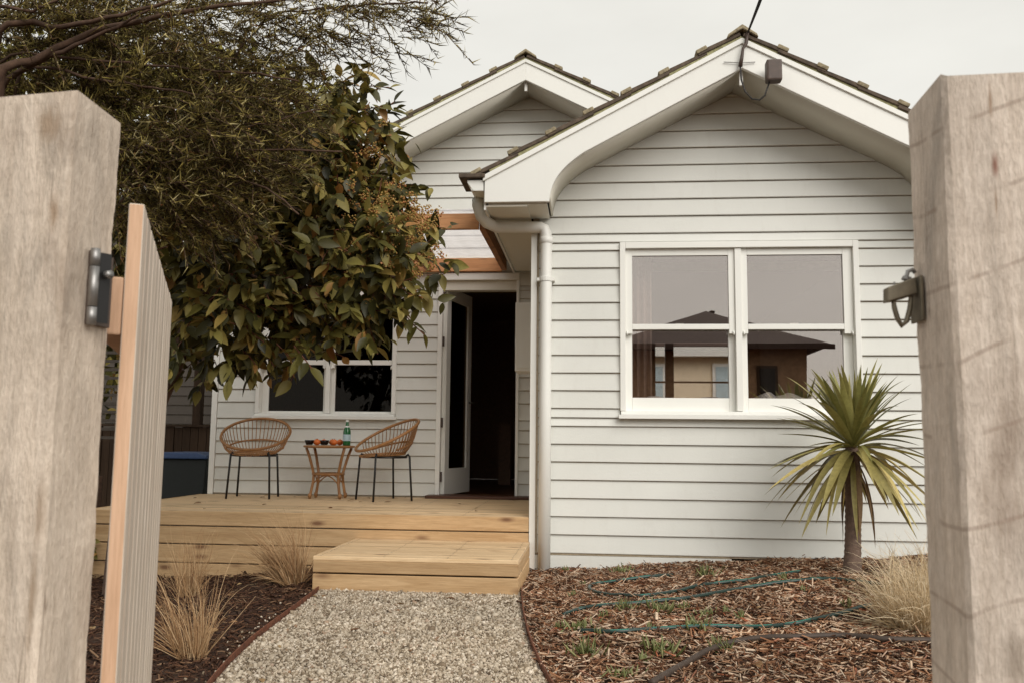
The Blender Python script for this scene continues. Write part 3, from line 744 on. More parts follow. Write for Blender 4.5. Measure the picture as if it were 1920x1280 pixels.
# sensor box, cable and bracket on the barge
sb = MB().box(1.145, 1.245, 5.62, 5.70, 3.262, 3.405).build('floodlight_box', M['sensor'], H, bevel=.012)
MB().tube([(1.195, 5.66, 3.33), (1.195, 5.752, 3.33)], .02, 8).build('mount', M['sensor'], sb)
ap = at(1388, 125, 5.72)
cbm = MB().tube([ap, at(1390, 150, 5.70), at(1397, 172, 5.69), at(1410, 186, 5.68), at(1424, 188, 5.67), at(1434, 180, 5.66), (1.17, 5.66, 3.27)], .006, 6)
cbm.build('lead', M['cable'], H, smooth=True)
br = MB().tube([at(1402, 62, 5.72), at(1399, 82, 5.72), at(1393, 92, 5.72), at(1391, 108, 5.72), at(1388, 125, 5.72)], [.011, .012, .009, .012, .014], 8)
br.build('cable_anchor', M['sensor'], H, smooth=True)
MB().tube([at(1357, 117, 5.74), at(1386, 118, 5.735), at(1416, 117, 5.74)], .003, 6).build('anchor_wire', M['galv'], H, smooth=True)
pc = MB(); A = at(1402, 62, 5.72)
p0 = [A.lerp(Vector((1.6, -6, 6.3)), t/40)-Vector((0, 0, .25*math.sin(math.pi*t/40))) for t in range(41)]
pc.tube(p0, .006, 6); pc.tube([p+Vector((.012*math.sin(i*.9), .01*math.cos(i*.9), -.004)) for i, p in enumerate(p0)], .005, 6)
tag(pc.build('power_cable', M['cable'], smooth=True), 'black twisted overhead cable running up from the front gable peak', 'cable')

# ------------------------------------------------------------------ awning over the deck
aw = thing('awning', (-1.9, 7.2, 2.47), 'orange pine framed awning with clear sheet roofing over the deck', 'awning')
MB().box(-2.95, -.838, 6.33, 6.375, 2.466, 2.582).build('front_beam', M['awn'], aw, bevel=.003)
MB().box(-2.95, -.838, YB-.07, YB-.025, 2.478, 2.603).build('back_beam', M['awn'], aw, bevel=.003)
for x in (-2.95, -2.25, -1.55, -.837):
    MB().prism([(6.376, 2.47), (6.376, 2.578), (YB-.071, 2.598), (YB-.071, 2.482)], 'x', x, x+.045).build('rafter', M['awny'], aw)
V = []; nW = 200
for y, z in ((6.28, 2.600), (YB-.03, 2.625)):
    for i in range(nW+1):
        x = -3.0+2.2*i/nW; V.append((x, y, z+.004*math.sin(i/nW*2*math.pi*14)))
o = link('roof_sheet', np_mesh('roof_sheet', V, [(i, i+1, i+nW+2, i+nW+1) for i in range(nW)], True), M['poly'], aw, True)

# ------------------------------------------------------------------ deck and step
dk = thing('deck', (-2.0, 7.1, 0), 'low yellow pine deck with boarded front beside the house', 'deck')
n = 20; wv = (YB-.03-YF)/n
for i in range(n):
    y = YF+i*wv
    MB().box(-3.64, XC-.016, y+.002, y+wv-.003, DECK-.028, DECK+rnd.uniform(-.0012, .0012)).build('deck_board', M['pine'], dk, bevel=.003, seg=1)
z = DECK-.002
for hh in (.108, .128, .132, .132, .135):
    MB().box(-3.65, XC-.014, YF-.030+rnd.uniform(-.002, .002), YF-.003, z-hh+.008, z).build('face_board', M['pineface_shaded'], dk, bevel=.004, seg=1)
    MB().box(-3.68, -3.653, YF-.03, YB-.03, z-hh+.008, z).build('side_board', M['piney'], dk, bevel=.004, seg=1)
    z -= hh
MB().box(-3.63, XC-.04, YF+.02, YF+.06, -.25, DECK-.03).build('joist', M['sheath'], dk)
def screws(x0, x1, stepx, y0, n, wv, z, parent):
    V, Fq = [], []
    for i in range(n):
        for yy in (y0+i*wv+wv*.25, y0+i*wv+wv*.72):
            x = x0
            while x < x1:
                k0 = len(V); xx = x+rnd.uniform(-.004, .004)
                V.append((xx, yy, z+.0012)); V += [(xx+.0048*math.cos(q*1.0472), yy+.0048*math.sin(q*1.0472), z+.0002) for q in range(6)]
                Fq += [(k0, k0+1+q, k0+1+(q+1) % 6) for q in range(6)]; x += stepx
    tag(link('screws', np_mesh('screws', V, Fq), M['sensor'], parent, True), kind='stuff')
screws(-3.6, XC-.05, .45, YF, 20, (YB-.03-YF)/20, DECK+.0013, dk)
st_ = thing('step', (-1.05, 5.7, 0), 'square yellow pine box step in front of the deck', 'step')
SX0, SX1, SY0, SY1, SZ = -1.655, -.425, 5.205, YF-.034, .207
n = 10; wv = (SY1-SY0)/n
for i in range(n):
    y = SY0+i*wv
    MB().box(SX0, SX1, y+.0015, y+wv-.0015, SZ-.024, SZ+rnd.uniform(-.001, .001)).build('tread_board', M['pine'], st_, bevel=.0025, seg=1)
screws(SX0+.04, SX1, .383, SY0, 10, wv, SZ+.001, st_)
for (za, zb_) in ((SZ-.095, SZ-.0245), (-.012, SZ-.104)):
    MB().box(SX0, SX1, SY0+.001, SY0+.03, za, zb_).build('face_board', M['pineface_shaded'], st_, bevel=.004, seg=1)
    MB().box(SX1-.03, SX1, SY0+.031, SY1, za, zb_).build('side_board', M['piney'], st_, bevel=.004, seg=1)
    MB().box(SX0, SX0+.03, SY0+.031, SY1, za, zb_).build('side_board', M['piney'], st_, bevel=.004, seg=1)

# ------------------------------------------------------------------ rattan chairs, table, things on it
def make_chair(loc, rz, label):
    t = thing('rattan_chair', (0, 0, 0), label, 'chair', 'round rattan chairs on the deck')
    tilt = R(28); RR = .30; zc = .565
    def rim(a): return Vector((RR*math.cos(a), RR*math.sin(a)*math.cos(tilt), zc+RR*math.sin(a)*math.sin(tilt)))
    def seat(a, r=.185, z=.395): return Vector((r*math.cos(a), r*math.sin(a)*.95-.02, z+.012*math.sin(a)))
    def wall_(a, u):     # point on the basket between seat ring and rim
        p, q = seat(a), rim(a); m_ = p.lerp(q, u); out = Vector((math.cos(a), math.sin(a), 0))
        return m_+out*(.012*math.sin(math.pi*u))-Vector((0, 0, .03*math.sin(math.pi*u)))
    NN = 48
    MB().tube([rim(2*math.pi*i/NN) for i in range(NN)], .013, 8, True).build('rim', M['rattan'], t, smooth=True)
    MB().tube([seat(2*math.pi*i/NN) for i in range(NN)], .010, 6, True).build('seat_ring', M['rattan'], t, smooth=True)
    sp = MB()
    for i in range(48):
        a = 2*math.pi*(i+.5)/48
        if math.sin(a) < -.55: continue
        sp.tube([wall_(a, u/5) for u in range(6)], .0040, 5)
    tag(sp.build('spokes', M['rattan'], t, smooth=True))
    MB().tube([wall_(R(-5+i*190/30), .45) for i in range(31)], .0085, 6).build('back_hoop', M['rattan'], t, smooth=True)
    wv_ = MB()
    for r in (.035, .065, .095, .125, .155): wv_.tube([seat(2*math.pi*i/24, r, .388) for i in range(24)], .006, 5, True)
    for i in range(16):
        a = 2*math.pi*i/16; wv_.tube([seat(a, .01, .385), seat(a, .185, .392)], .005, 5)
    tag(wv_.build('seat_weave', M['rattan'], t, smooth=True))
    # front apron arcs
    fr_ = MB()
    for k_ in range(7):
        a0 = R(-150+k_*17); fr_.tube([wall_(a0+R(17)*q/6, .5+.35*math.sin(q/6*math.pi)-.4) for q in range(7)], .005, 5)
    fr_.build('apron', M['rattan'], t, smooth=True)
    fm = MB().tube([(.20*math.cos(2*math.pi*i/32), .19*math.sin(2*math.pi*i/32)-.02, .372) for i in range(32)], .008, 6, True)
    fm.build('leg_ring', M['black'], t, smooth=True)
    for a in (45, 135, 225, 315):
        c_, s_ = math.cos(R(a)), math.sin(R(a))
        MB().tube([(.19*c_, .18*s_-.02, .372), (.225*c_, .215*s_-.02, .40), (.235*c_, .225*s_-.02, .385), (.245*c_, .235*s_-.02, .25), (.262*c_, .255*s_-.02, .0)], [.008, .009, .0095, .0095, .0095], 8).build('leg', M['black'], t, smooth=True)
    t.location = loc; t.rotation_euler = (0, 0, rz)
    return t
chA = make_chair((-3.00, 7.66, DECK+.001), R(8), 'round rattan chair facing the camera under the white window')
copy_thing(chA, (-1.79, 7.62, DECK+.001), R(-52), 'round rattan chair turned sideways beside the open door')
tb = thing('rattan_table', (-2.34, 7.72, DECK+.001), 'small round rattan table between the two rattan chairs', 'table')
MB().lathe([(0, .445), (.20, .445), (.225, .450), (.23, .458), (.225, .466), (.20, .468), (0, .468)], (0, 0, 0), 28).build('table_top', M['rattan'], tb, False, smooth=True)
for a in (35, 145, 215, 325):
    c_, s_ = math.cos(R(a)), math.sin(R(a))
    MB().tube([(.21*c_, .20*s_, .445), (.18*c_, .17*s_, .37), (.15*c_, .14*s_, .27), (.135*c_, .125*s_, .21), (.14*c_, .13*s_, .14), (.165*c_, .15*s_, .015), (.165*c_, .15*s_, 0)], .013, 8).build('leg', M['rattan'], tb, False, smooth=True)
    MB().tube([(.165*c_, .15*s_, .012), (.165*c_, .15*s_, .045)], .017, 8).build('foot_wrap', M['rattan'], tb, False, smooth=True)
MB().tube([(.135*math.cos(2*math.pi*i/24), .125*math.sin(2*math.pi*i/24), .215) for i in range(24)], .012, 8, True).build('lower_ring', M['rattan'], tb, False, smooth=True)
ar = MB()
for a0, a1 in ((35, 145), (145, 215), (215, 325), (325, 395)):
    p, q = [Vector((.15*math.cos(R(a)), .138*math.sin(R(a)), .12)) for a in (a0, a1)]
    ar.tube([p.lerp(q, u/8)+Vector((0, 0, .085*math.sin(math.pi*u/8))) for u in range(9)], .006, 6)
ar.build('arch', M['rattan'], tb, False, smooth=True)
TT = DECK+.001+.469
m_, nt_, b_ = new_mat('green_bottle_glass'); b_.inputs['Base Color'].default_value = (.012, .12, .035, 1); b_.inputs['Roughness'].default_value = .12; b_.inputs['Coat Weight'].default_value = .3
M['bottle'] = m_
bt = thing('bottle', (-2.165, 7.66, TT), 'green glass bottle with pale blue label on the rattan table', 'bottle')
MB().lathe([(0, 0), (.032, 0), (.034, .005), (.034, .12), (.03, .14), (.016, .175), (.013, .195), (.013, .222), (.0, .222)], (0, 0, 0), 18).build('body', M['bottle'], bt, False, smooth=True)
M['blabel'] = mat_plain('bottle_label', (.45, .60, .66), .6); M['blabel2'] = mat_plain('bottle_neck_label', (.75, .8, .78), .6)
MB().lathe([(.0345, .04), (.0348, .042), (.0348, .095), (.0345, .097)], (0, 0, 0), 18).build('label', M['blabel'], bt, False)
MB().lathe([(.0225, .158), (.0185, .172)], (0, 0, 0), 18).build('neck_label', M['blabel2'], bt, False)
MB().lathe([(.0138, .208), (.0142, .21), (.0142, .226), (0, .227)], (0, 0, 0), 12).build('cap', M['blabel2'], bt, False)
for i, (dx, dy, lab) in enumerate(((-.175, -.03, 'small black bowl at the left end of the rattan table'), (-.035, -.04, 'small black bowl among the oranges on the rattan table'))):
    bw = MB().lathe([(0, .002), (.024, .002), (.03, .006), (.04, .032), (.043, .045), (.039, .045), (.034, .02), (0, .012)], (0, 0, 0), 20)
    o = bw.build('bowl', M['bowl'], smooth=True); o.location = (-2.34+dx, 7.72+dy, TT); tag(o, lab, 'bowl', 'black bowls on the rattan table')
om = MB().lathe([(0, 0)]+[(.029*math.sin(math.pi*i/9), .029*(1-math.cos(math.pi*i/9))*.92) for i in range(1, 9)]+[(0, .053)], (0, 0, 0), 16).mesh('orange', smooth=True)
stm = MB().tube([(0, 0, .05), (.002, 0, .058)], .003, 5).mesh('stalk')
for i, (dx, dy, lab) in enumerate(((-.115, -.01, 'orange fruit right beside the leftmost black bowl'), (-.088, -.075, 'orange fruit nearest the front edge left of the middle bowl'), (-.07, .06, 'orange fruit at the back of the table left of the middle bowl'),
                                   (.03, -.01, 'orange fruit just right of the middle black bowl'), (.065, -.07, 'orange fruit at the front edge near the green bottle'), (.09, .02, 'orange fruit behind the green bottle'))):
    o = thing('orange', (-2.34+dx, 7.72+dy, TT), lab, 'orange', 'oranges on the rattan table')
    link('fruit', om, M['orange'], o); link('stalk', stm, M['twig'], o)

# ------------------------------------------------------------------ gate posts and gate
def stain(px, py, w_, h_, Y, cx, col):
    p = at(px, py, Y); return (p.x-cx, p.z, w_*Y/F_PX, h_*Y/F_PX, col)
M['postR'] = mat_post('sawn_post_right', (.76, .665, .575), 3.1, [stain(1866, 310, 9, 30, 1.10, .5025, (.20, .045, .015)), stain(1856, 190, 4, 42, 1.10, .5025, (.34, .22, .14)), stain(1868, 380, 3, 40, 1.10, .5025, (.36, .24, .16)), stain(1905, 1235, 26, 60, 1.10, .5025, (.36, .29, .23))])
M['postL'] = mat_post('sawn_post_left', (.77, .665, .555), 9.4, [stain(92, 235, 34, 45, 1.12, -.7845, (.38, .27, .18)), stain(100, 395, 13, 50, 1.12, -.7845, (.36, .24, .15)), stain(75, 960, 12, 90, 1.12, -.7845, (.42, .31, .22)), stain(60, 1120, 10, 120, 1.12, -.7845, (.40, .29, .2)), stain(140, 560, 16, 50, 1.12, -.7845, (.30, .19, .11))], False)
def post(name, cx, cy, w_, top, mat, label, lean=(0, 0), notch=None):
    t = thing(name, (cx, cy, 0), label, 'gate post', 'timber gate posts')
    mb = MB(); n = 110; rows = []; wa = [[rnd.uniform(0, 6.28) for _ in range(4)] for _ in range(8)]
    prof = []
    c_ = .006
    h = w_/2
    base = [(-h+c_, -h), (h-c_, -h), (h, -h+c_), (h, h-c_), (h-c_, h), (-h+c_, h), (-h, h-c_), (-h, -h+c_)]
    for i in range(n+1):
        z = -.1+(top+.1)*i/n; row = []
        for q, (x, y) in enumerate(base):
            wob = .0007*math.sin(i*.11+wa[q//2][0])+.0005*math.sin(i*.31+wa[q][1])+.0004*math.sin(i*.83+wa[q][2])+rnd.uniform(-.0003, .0003)
            dz = 0
            if i == n: dz = .012*math.sin(q*1.3+cx*9)*.5-(.006 if q in (6, 7) else 0)
            row.append(mb.bm.verts.new((x*(1+wob/h)+lean[0]*(z-top), y*(1+wob/h)+lean[1]*(z-top), z+dz)))
        rows.append(row)
    for a, b in zip(rows, rows[1:]):
        for q in range(8): mb.bm.faces.new((a[q], a[(q+1) % 8], b[(q+1) % 8], b[q]))
    c = mb.bm.verts.new((lean[0]*0, 0, top+.004))
    for q in range(8): mb.bm.faces.new((rows[-1][q], rows[-1][(q+1) % 8], c))
    shaft = mb.build('shaft', mat, t, False)
    return t
# right post: near left edge x=.44 y=1.10, back edge x=.437 y=1.225
pw = .125
pr_ = post('gate_post', .44+pw/2, 1.10+pw/2, pw, 1.367, M['postR'], 'weathered timber gate post with the dangling metal latch')
pl_ = post('gate_post', -.722-pw/2, 1.12+pw/2, pw, 1.378, M['postL'], 'weathered timber gate post holding the hinge of the open gate')
# gum vein stains positions are in the post's own frame (right post)
# latch on the right post: plate, striker body, dangling ring
lt = MB().box(-.004, .0, -.02, .02, -.03, .03).mesh('latch_plate', bevel=.001)
lo = link('latch_plate', lt, M['latch'], pr_); lo.location = (-pw/2-.0035, .04, 1.093)
def PL(px, py, Y=1.2): return at(px, py, Y)-Vector(pr_.location)
mb = MB()
for (dy, ) in ((-.008,), (.008,)): pass
q = [PL(1660, 541), PL(1660, 568), PL(1716, 552), PL(1712, 522)]
vs = [mb.bm.verts.new(p+Vector((0, dy, 0))) for dy in (-.010, .010) for p in q]
for f in ((0,1,2,3),(7,6,5,4),(0,4,5,1),(1,5,6,2),(2,6,7,3),(3,7,4,0)): mb.bm.faces.new([vs[i] for i in f])
mb.build('latch_body', M['latch'], pr_, False, bevel=.0015)
rg = [PL(1675, 562), PL(1677, 578), PL(1683, 598), PL(1691, 611), PL(1700, 602), PL(1706, 580), PL(1708, 555), PL(1692, 556)]
MB().tube(rg, .0036, 8, True).build('latch_ring', M['latch'], pr_, False, smooth=True)
MB().tube([PL(1706, 536), PL(1700, 520), PL(1702, 509), PL(1711, 506), PL(1716, 512)], .003, 8).build('latch_hook', M['galv'], pr_, False, smooth=True)
MB().tube([PL(1692, 521), PL(1700, 524), PL(1708, 524)], .0035, 8).build('latch_pin', M['galv'], pr_, False, smooth=True)
MB().tube([PL(1677, 541), PL(1677, 529)], .0013, 6).build('rivet', M['galv'], pr_, False)

# gate: hinged on the left post, standing open towards the house
g0 = Vector((-.700, 1.285)); g1 = Vector((-1.135, 2.26))
gd = (g1-g0); gl = gd.length; gd.normalize(); gn = Vector((gd.y, -gd.x))     # gn points to the right, towards the path
gate = thing('gate', (g0.x, g0.y, 0), 'open slatted timber gate swung inward from the left post', 'gate')
GM = Matrix(((gd.x, gn.x, 0, 0), (gd.y, gn.y, 0, 0), (0, 0, 1, 0), (0, 0, 0, 1)))   # local x along gate, y to the right face
ns = 12; sw = gl/ns
for i in range(ns):
    tp = 1.262+rnd.uniform(-.002, .002)
    me = MB().box(i*sw+.001, (i+1)*sw-.021, -.0225, .0, .07, tp, GM).mesh('slat', bevel=.0015, seg=1)
    o = link('slat', me, M['slat'], gate)
    me.materials.append(M['slatend'])
    for p in me.polygons:
        if p.normal.dot(Vector((-gd.x, -gd.y, 0))) > .9: p.material_index = 1
for zz in (1.10, .22):
    MB().box(.0, gl-.01, -.058, -.0235, zz-.045, zz+.045, GM).build('rail', M['slatend'], gate, False, bevel=.003)
pz = Vector((-.711, 1.178, 0))-Vector(gate.location)
hg = MB()
for za, zb_ in ((1.058, 1.083), (1.0845, 1.142), (1.1435, 1.168)): hg.tube([(pz.x, pz.y, za), (pz.x, pz.y, zb_)], .0068, 14)
tag(hg.build('hinge_barrel', M['galv'], gate, False, smooth=True), kind='stuff')
MB().tube([(pz.x+.011, pz.y+.012, 1.132), (pz.x+.02, pz.y+.008, 1.132)], .006, 8).build('hinge_bolt', M['galv'], gate, False, smooth=True)
MB().box(pz.x-.0105, pz.x-.004, pz.y+.001, pz.y+.055, 1.060, 1.166).build('hinge_leaf', M['sensor'], gate, False)
MB().prism([(pz.x+.003, pz.y+.006), (pz.x-.003, pz.y+.012), (pz.x+.002, pz.y+.022), (pz.x+.012, pz.y+.022)], 'z', 1.062, 1.164).build('hinge_leaf', M['black'], gate, False)

# ------------------------------------------------------------------ hoses and pipe on the right bed
def densify(pts, k=6):
    P = [Vector(p) for p in pts]; out = []
    for i in range(len(P)-1):
        a = P[max(i-1, 0)]; b = P[i]; c = P[i+1]; d = P[min(i+2, len(P)-1)]
        for j in range(k):
            t = j/k; out.append(.5*((2*b)+(c-a)*t+(2*a-5*b+4*c-d)*t*t+(3*b-a-3*c+d)*t**3))
    out.append(P[-1]); return out
def hose_mat():
    m, nt, b = new_mat('striped_hose'); 
    tcn = nt.nodes.new('ShaderNodeNewGeometry'); sx = nt.nodes.new('ShaderNodeSeparateXYZ'); nt.links.new(tcn.outputs['Normal'], sx.inputs[0])
    return m, nt, b
def hose(pix, r, name, label, stripe, group, lift=.9):
    P = [on_ground(*p) for p in pix]; P = densify(P, 7)
    for p in P: p.z = max(p.z, float(g_h(p.x, p.y)))+r*lift+.008
    o = MB().tube(P, r, 16).mesh(name, smooth=True)
    o.materials.append(stripe[0])
    if len(stripe) > 1:
        o.materials.append(stripe[1])
        nseg = len(P)-1
        for i, pol in enumerate(o.polygons):
            if pol.normal.dot(Vector((0, -.45, .893))) > stripe[2]: pol.material_index = 1
    oo = bpy.data.objects.new(name, o); COL.objects.link(oo); tag(oo, label, 'pipe' if 'pipe' in name else 'hose', group)
M['hoseg'] = mat_plain('hose_dark_green', (.014, .035, .028), .35, 0, .2)
M['hoses'] = mat_plain('hose_green_stripe', (.02, .20, .145), .35, 0, .15)
def Z5(*pts): return [(1000+x/3.84, 1020+y/3.84) for x, y in pts]
hose(Z5((1000, 240), (860, 248), (700, 270), (560, 290), (440, 305), (402, 330), (440, 362), (560, 385), (750, 394), (900, 380), (1070, 350), (1300, 303), (1560, 275), (1720, 245), (1920, 215)), .0105, 'garden_hose', 'dark hose lying in a loop near the house wall', (M['hoseg'], M['hoses'], .978), 'hoses on the mulch')
hose(Z5((215, 530), (330, 490), (520, 462), (700, 450), (950, 425), (1100, 410), (1400, 355), (1650, 315), (1880, 285))+[(1540, 1090), (1600, 1094), (1650, 1100)], .0105, 'garden_hose', 'green hose crossing the mulch between the loop and the long front hose', (M['hoseg'], M['hoses'], .982), 'hoses on the mulch')
hose(Z5((330, 650), (600, 655), (900, 635), (1200, 618), (1500, 620))+[(1440, 1181), (1500, 1174), (1570, 1158), (1640, 1140), (1680, 1132)], .0105, 'garden_hose', 'green hose nearest the path running to the pale grass clump', (M['hoseg'], M['hoses'], .982), 'hoses on the mulch')
hose(Z5((850, 1040), (950, 980), (1050, 920), (1200, 830), (1300, 782), (1430, 740), (1600, 712), (1900, 700))+[(1580, 1200), (1660, 1207), (1760, 1210), (1850, 1215)], .013, 'irrigation_pipe', 'thick brown irrigation pipe curving across the front of the mulch', (M['tube_dark'],), None)

# ------------------------------------------------------------------ cordyline palm
PB = on_ground(1597, 1078); PB.z -= .02; PTOP = at(1600, 838, PB.y)
palm = thing('cordyline_palm', PB, 'spiky cordyline palm with a single trunk in front of the window', 'palm')
hT = PTOP.z-PB.z; PDX = PTOP.x-PB.x; tp_ = MB(); P = []; Rr = []
for i in range(46):
    t = i/45; P.append((PDX*t+.004*math.sin(t*5), 0, t*hT)); Rr.append(.047-.004*t+(.0025 if i % 2 else -.001)+(.012*(1-t)**8))
tp_.tube(P, Rr, 16); tp_.build('trunk', M['palmtrunk'], palm, False, smooth=True)
def leaf_strap(Ln, Wd, elev, droop, fold=.25, n=14):
    V = []; a = elev; x = .01; z = 0
    for i in range(n+1):
        t = i/n; wdt = Wd*(.45+.55*min(1, t*4))*(1-max(0, (t-.45)/.55)**1.6)+.001
        V += [(x, -wdt/2, z+wdt*fold*math.cos(a)), (x, 0, z), (x, wdt/2, z+wdt*fold*math.cos(a))]
        a -= (droop*(t**1.1)/n*1.9 if elev > .6 else droop*((1-t)**2*2.1+.35)/n); a = max(a, -1.4)
        x += math.cos(a)*Ln/n; z += math.sin(a)*Ln/n
    Fq = []
    for i in range(n):
        b = i*3; Fq += [(b, b+1, b+4, b+3), (b+1, b+2, b+5, b+4)]
    return np_mesh('leaf', V, Fq, True)
top = Vector((PDX, 0, hT))
kinds = [(1.38, .2, .45), (1.2, .3, .47), (1.0, .4, .49), (.75, .6, .52), (.48, .55, .57), (.22, .8, .60), (0.0, .75, .62), (-.2, .7, .62), (-.38, .6, .60)]
meshes = []
for e, dr, ln in kinds:
    for v in range(3):
        me = leaf_strap(ln*(1+.06*(v-1)), .035+.005*v, e+.07*(v-1), dr*(1+.2*(v-1)), .3)
        me.materials.append(M['palm'] if e > .3 else M['palmold']); meshes.append(me)
ga = 0
counts = [16, 22, 22, 19, 17, 15, 14, 12, 8]
for k_, c_ in enumerate(counts):
    for i in range(c_):
        ga += 2.39996
        o = link('leaf', meshes[k_*3+rnd.randrange(3)], None, palm)
        o.location = top+Vector((0, 0, .055-.014*k_)); o.rotation_euler = (rnd.uniform(-.25, .25), rnd.uniform(-.28, .28), ga+rnd.uniform(-.2, .2))
        o.scale = (rnd.uniform(.8, 1.12), rnd.uniform(.75, 1.15), rnd.uniform(.8, 1.12))

M['palmdead'] = mat_leaf_obj('cordyline_leaf_dead', [(0, (.14, .08, .04)), (1, (.34, .22, .11))], .8, .05)
for i in range(11):
    me = meshes[24+i % 3].copy(); me.materials.clear(); me.materials.append(M['palmdead'])
    o = link('leaf', me, None, palm); o['label'] = 'dead brown leaf hanging against the trunk'
    o.location = top+Vector((0, 0, -.07-.012*i)); o.rotation_euler = (rnd.uniform(-.2, .2), rnd.uniform(.25, .6), i*2.4); o.scale = (rnd.uniform(.45, .85), .7, rnd.uniform(.6, .9))

# ------------------------------------------------------------------ dry grass tussocks
def tussock(base, n, ln, spread, lean, mat, label, wid=.0022, arch=1.0, mess=.12):
    t = thing('grass_tussock', base, label, 'grass tussock', 'dry grass tussocks in the garden beds')
    V, Fq = [], []
    for b in range(n):
        a = rng.uniform(0, 2*np.pi); r0 = spread*.35*math.sqrt(rng.random()); px, py = r0*math.cos(a), r0*math.sin(a)
        L_ = ln*(rng.uniform(.35, .95) if rng.random() < .85 else rng.uniform(.9, 1.25)); out = rng.uniform(.05, 1.0)
        el = R(88)-out*spread*2.2*(1 if rng.random() < .7 else 2.6); hd_ = a+rng.normal(0, .5)
        d = Vector((math.cos(hd_)*math.cos(el)+lean[0], math.sin(hd_)*math.cos(el)+lean[1], max(.1, math.sin(el)))).normalized()
        p = Vector((px, py, 0)); k0 = len(V); seg = 7; sd_ = d.cross(Vector((rng.normal(), rng.normal(), rng.normal()))).normalized()
        wind = Vector((lean[0]*.6+rng.normal(0, mess), lean[1]*.6+rng.normal(0, mess), -arch*rng.uniform(.15, .8)))
        for i in range(seg+1):
            wd = wid*(1-.8*i/seg); V += [tuple(p-sd_*wd), tuple(p+sd_*wd)]
            p = p+d*L_/seg; d = (d+wind*(i/seg)*.45).normalized()
            if p.z < .003: p.z = .003
        for i in range(seg): q = k0+2*i; Fq.append((q, q+1, q+3, q+2))
    link('blades', np_mesh('blades', V, Fq, True), mat, t)
    return t
def gb(px, py):
    return on_ground(px, py)
tussock(gb(1722, 1178), 850, .38, .34, (-.08, -.03), M['straw'], 'pale straw coloured grass clump against the right gate post', .0026, 1.8, .85)
tussock(gb(1748, 1125), 700, .32, .4, (-.06, -.03), M['straw'], 'pale straw grass clump partly behind the right gate post', .0024, 1.6, .5)
tussock(gb(360, 1232), 250, .40, .17, (-.16, 0), M['straw2'], 'dry brown grass clump nearest the open gate', .0019, 1.9, .4)
tussock(gb(352, 1120), 200, .42, .16, (-.06, 0), M['straw2'], 'thin brown grass clump behind the open gate', .0021, .7, .3)
tussock(gb(548, 1096), 620, .42, .20, (-.32, -.02), M['straw2'], 'brown grass clump leaning left beside the box step', .0026, 1.3, .3)

# ------------------------------------------------------------------ small succulents among the mulch
def succulent(name, n, ln, wid, spread, red=True):
    t = thing(name, (0, 0, 0), 'x', 'succulent', 'small green succulents in the mulch')
    V, Fq = [], []
    for b in range(n):
        a = rng.uniform(0, 2*np.pi); el = rng.uniform(.45, 1.45); L_ = ln*rng.uniform(.6, 1.1)
        p = Vector((rng.normal(0, spread), rng.normal(0, spread), -.004)); d = Vector((math.cos(a)*math.cos(el), math.sin(a)*math.cos(el), math.sin(el)))
        s1 = d.cross(Vector((0, 0, 1))).normalized(); s2 = d.cross(s1); k0 = len(V)
        for i in range(5):
            w_ = wid*(.6, 1, 1, .75, .15)[i]
            V += [tuple(p+s1*w_), tuple(p-s1*.5*w_+s2*.87*w_), tuple(p-s1*.5*w_-s2*.87*w_)]
            p = p+d*L_/4; d = (d+Vector((0, 0, .12))).normalized()
        for i in range(4):
            for q in range(3): u = k0+3*i; Fq.append((u+q, u+(q+1) % 3, u+3+(q+1) % 3, u+3+q))
    link('leaves', np_mesh('leaves', V, Fq, True), M['succ'], t)
    if red:
        s = MB()
        for q in range(3):
            a = rng.uniform(0, 6.28); s.tube([(0, 0, .006), (.04*math.cos(a), .04*math.sin(a), .014), (.09*math.cos(a+.4), .09*math.sin(a+.4), .006)], .0028, 5)
        s.build('runner', M['redstem'], t, False, smooth=True)
    return t
sA = succulent('succulent', 12, .055, .0045, .012); sB = succulent('succulent', 26, .075, .0055, .03); sC = succulent('succulent', 30, .10, .004, .035, False)
spots = [(1062, 1072, 'A', 'upright green shoots at the house wall beside the downpipe'), (1170, 1075, 'B', 'low green sprig above the hose loop'), (1095, 1098, 'A', 'small shoot left of the hose loop'),
 (1325, 1082, 'C', 'pale green rosette on the mulch near the end of the base board'), (1470, 1088, 'A', 'small shoot beside the second green hose'), (1172, 1145, 'C', 'pale trailing clump between the hoses'),
 (1135, 1160, 'A', 'small shoot just left of the pale trailing clump'), (1240, 1145, 'B', 'green tuft right of the pale trailing clump'), (1282, 1143, 'A', 'thin shoot below the second hose'),
 (1322, 1155, 'B', 'upright green tuft above the front hose'), (1360, 1150, 'A', 'thin shoot above the middle of the front hose'), (1390, 1160, 'A', 'small pale shoot above the front hose towards the clump'),
 (1052, 1180, 'A', 'small shoot near the left end of the front hose'), (1083, 1182, 'B', 'short tuft touching the left end of the front hose'), (1125, 1192, 'A', 'small shoot below the front hose'),
 (1217, 1180, 'A', 'small green sprout poking over the front hose'), (1305, 1180, 'B', 'green sprout standing on the front hose'), (1350, 1220, 'C', 'bright green succulent where the thick brown pipe bends'),
 (1100, 1232, 'C', 'bright green trailing sprig in the front of the mulch near the path'), (1240, 1222, 'B', 'green tuft with red runners in front of the hoses'), (1205, 1245, 'A', 'upright shoot beside the red runners'),
 (1165, 1270, 'B', 'green tuft at the bottom edge of the mulch'), (1505, 1110, 'A', 'small shoot between the hoses under the palm'), (1590, 1140, 'A', 'tiny shoot in front of the pale grass clump'), (1075, 1120, 'A', 'small red stemmed shoot by the path edging')]
protos = {'A': sA, 'B': sB, 'C': sC}; used = set()
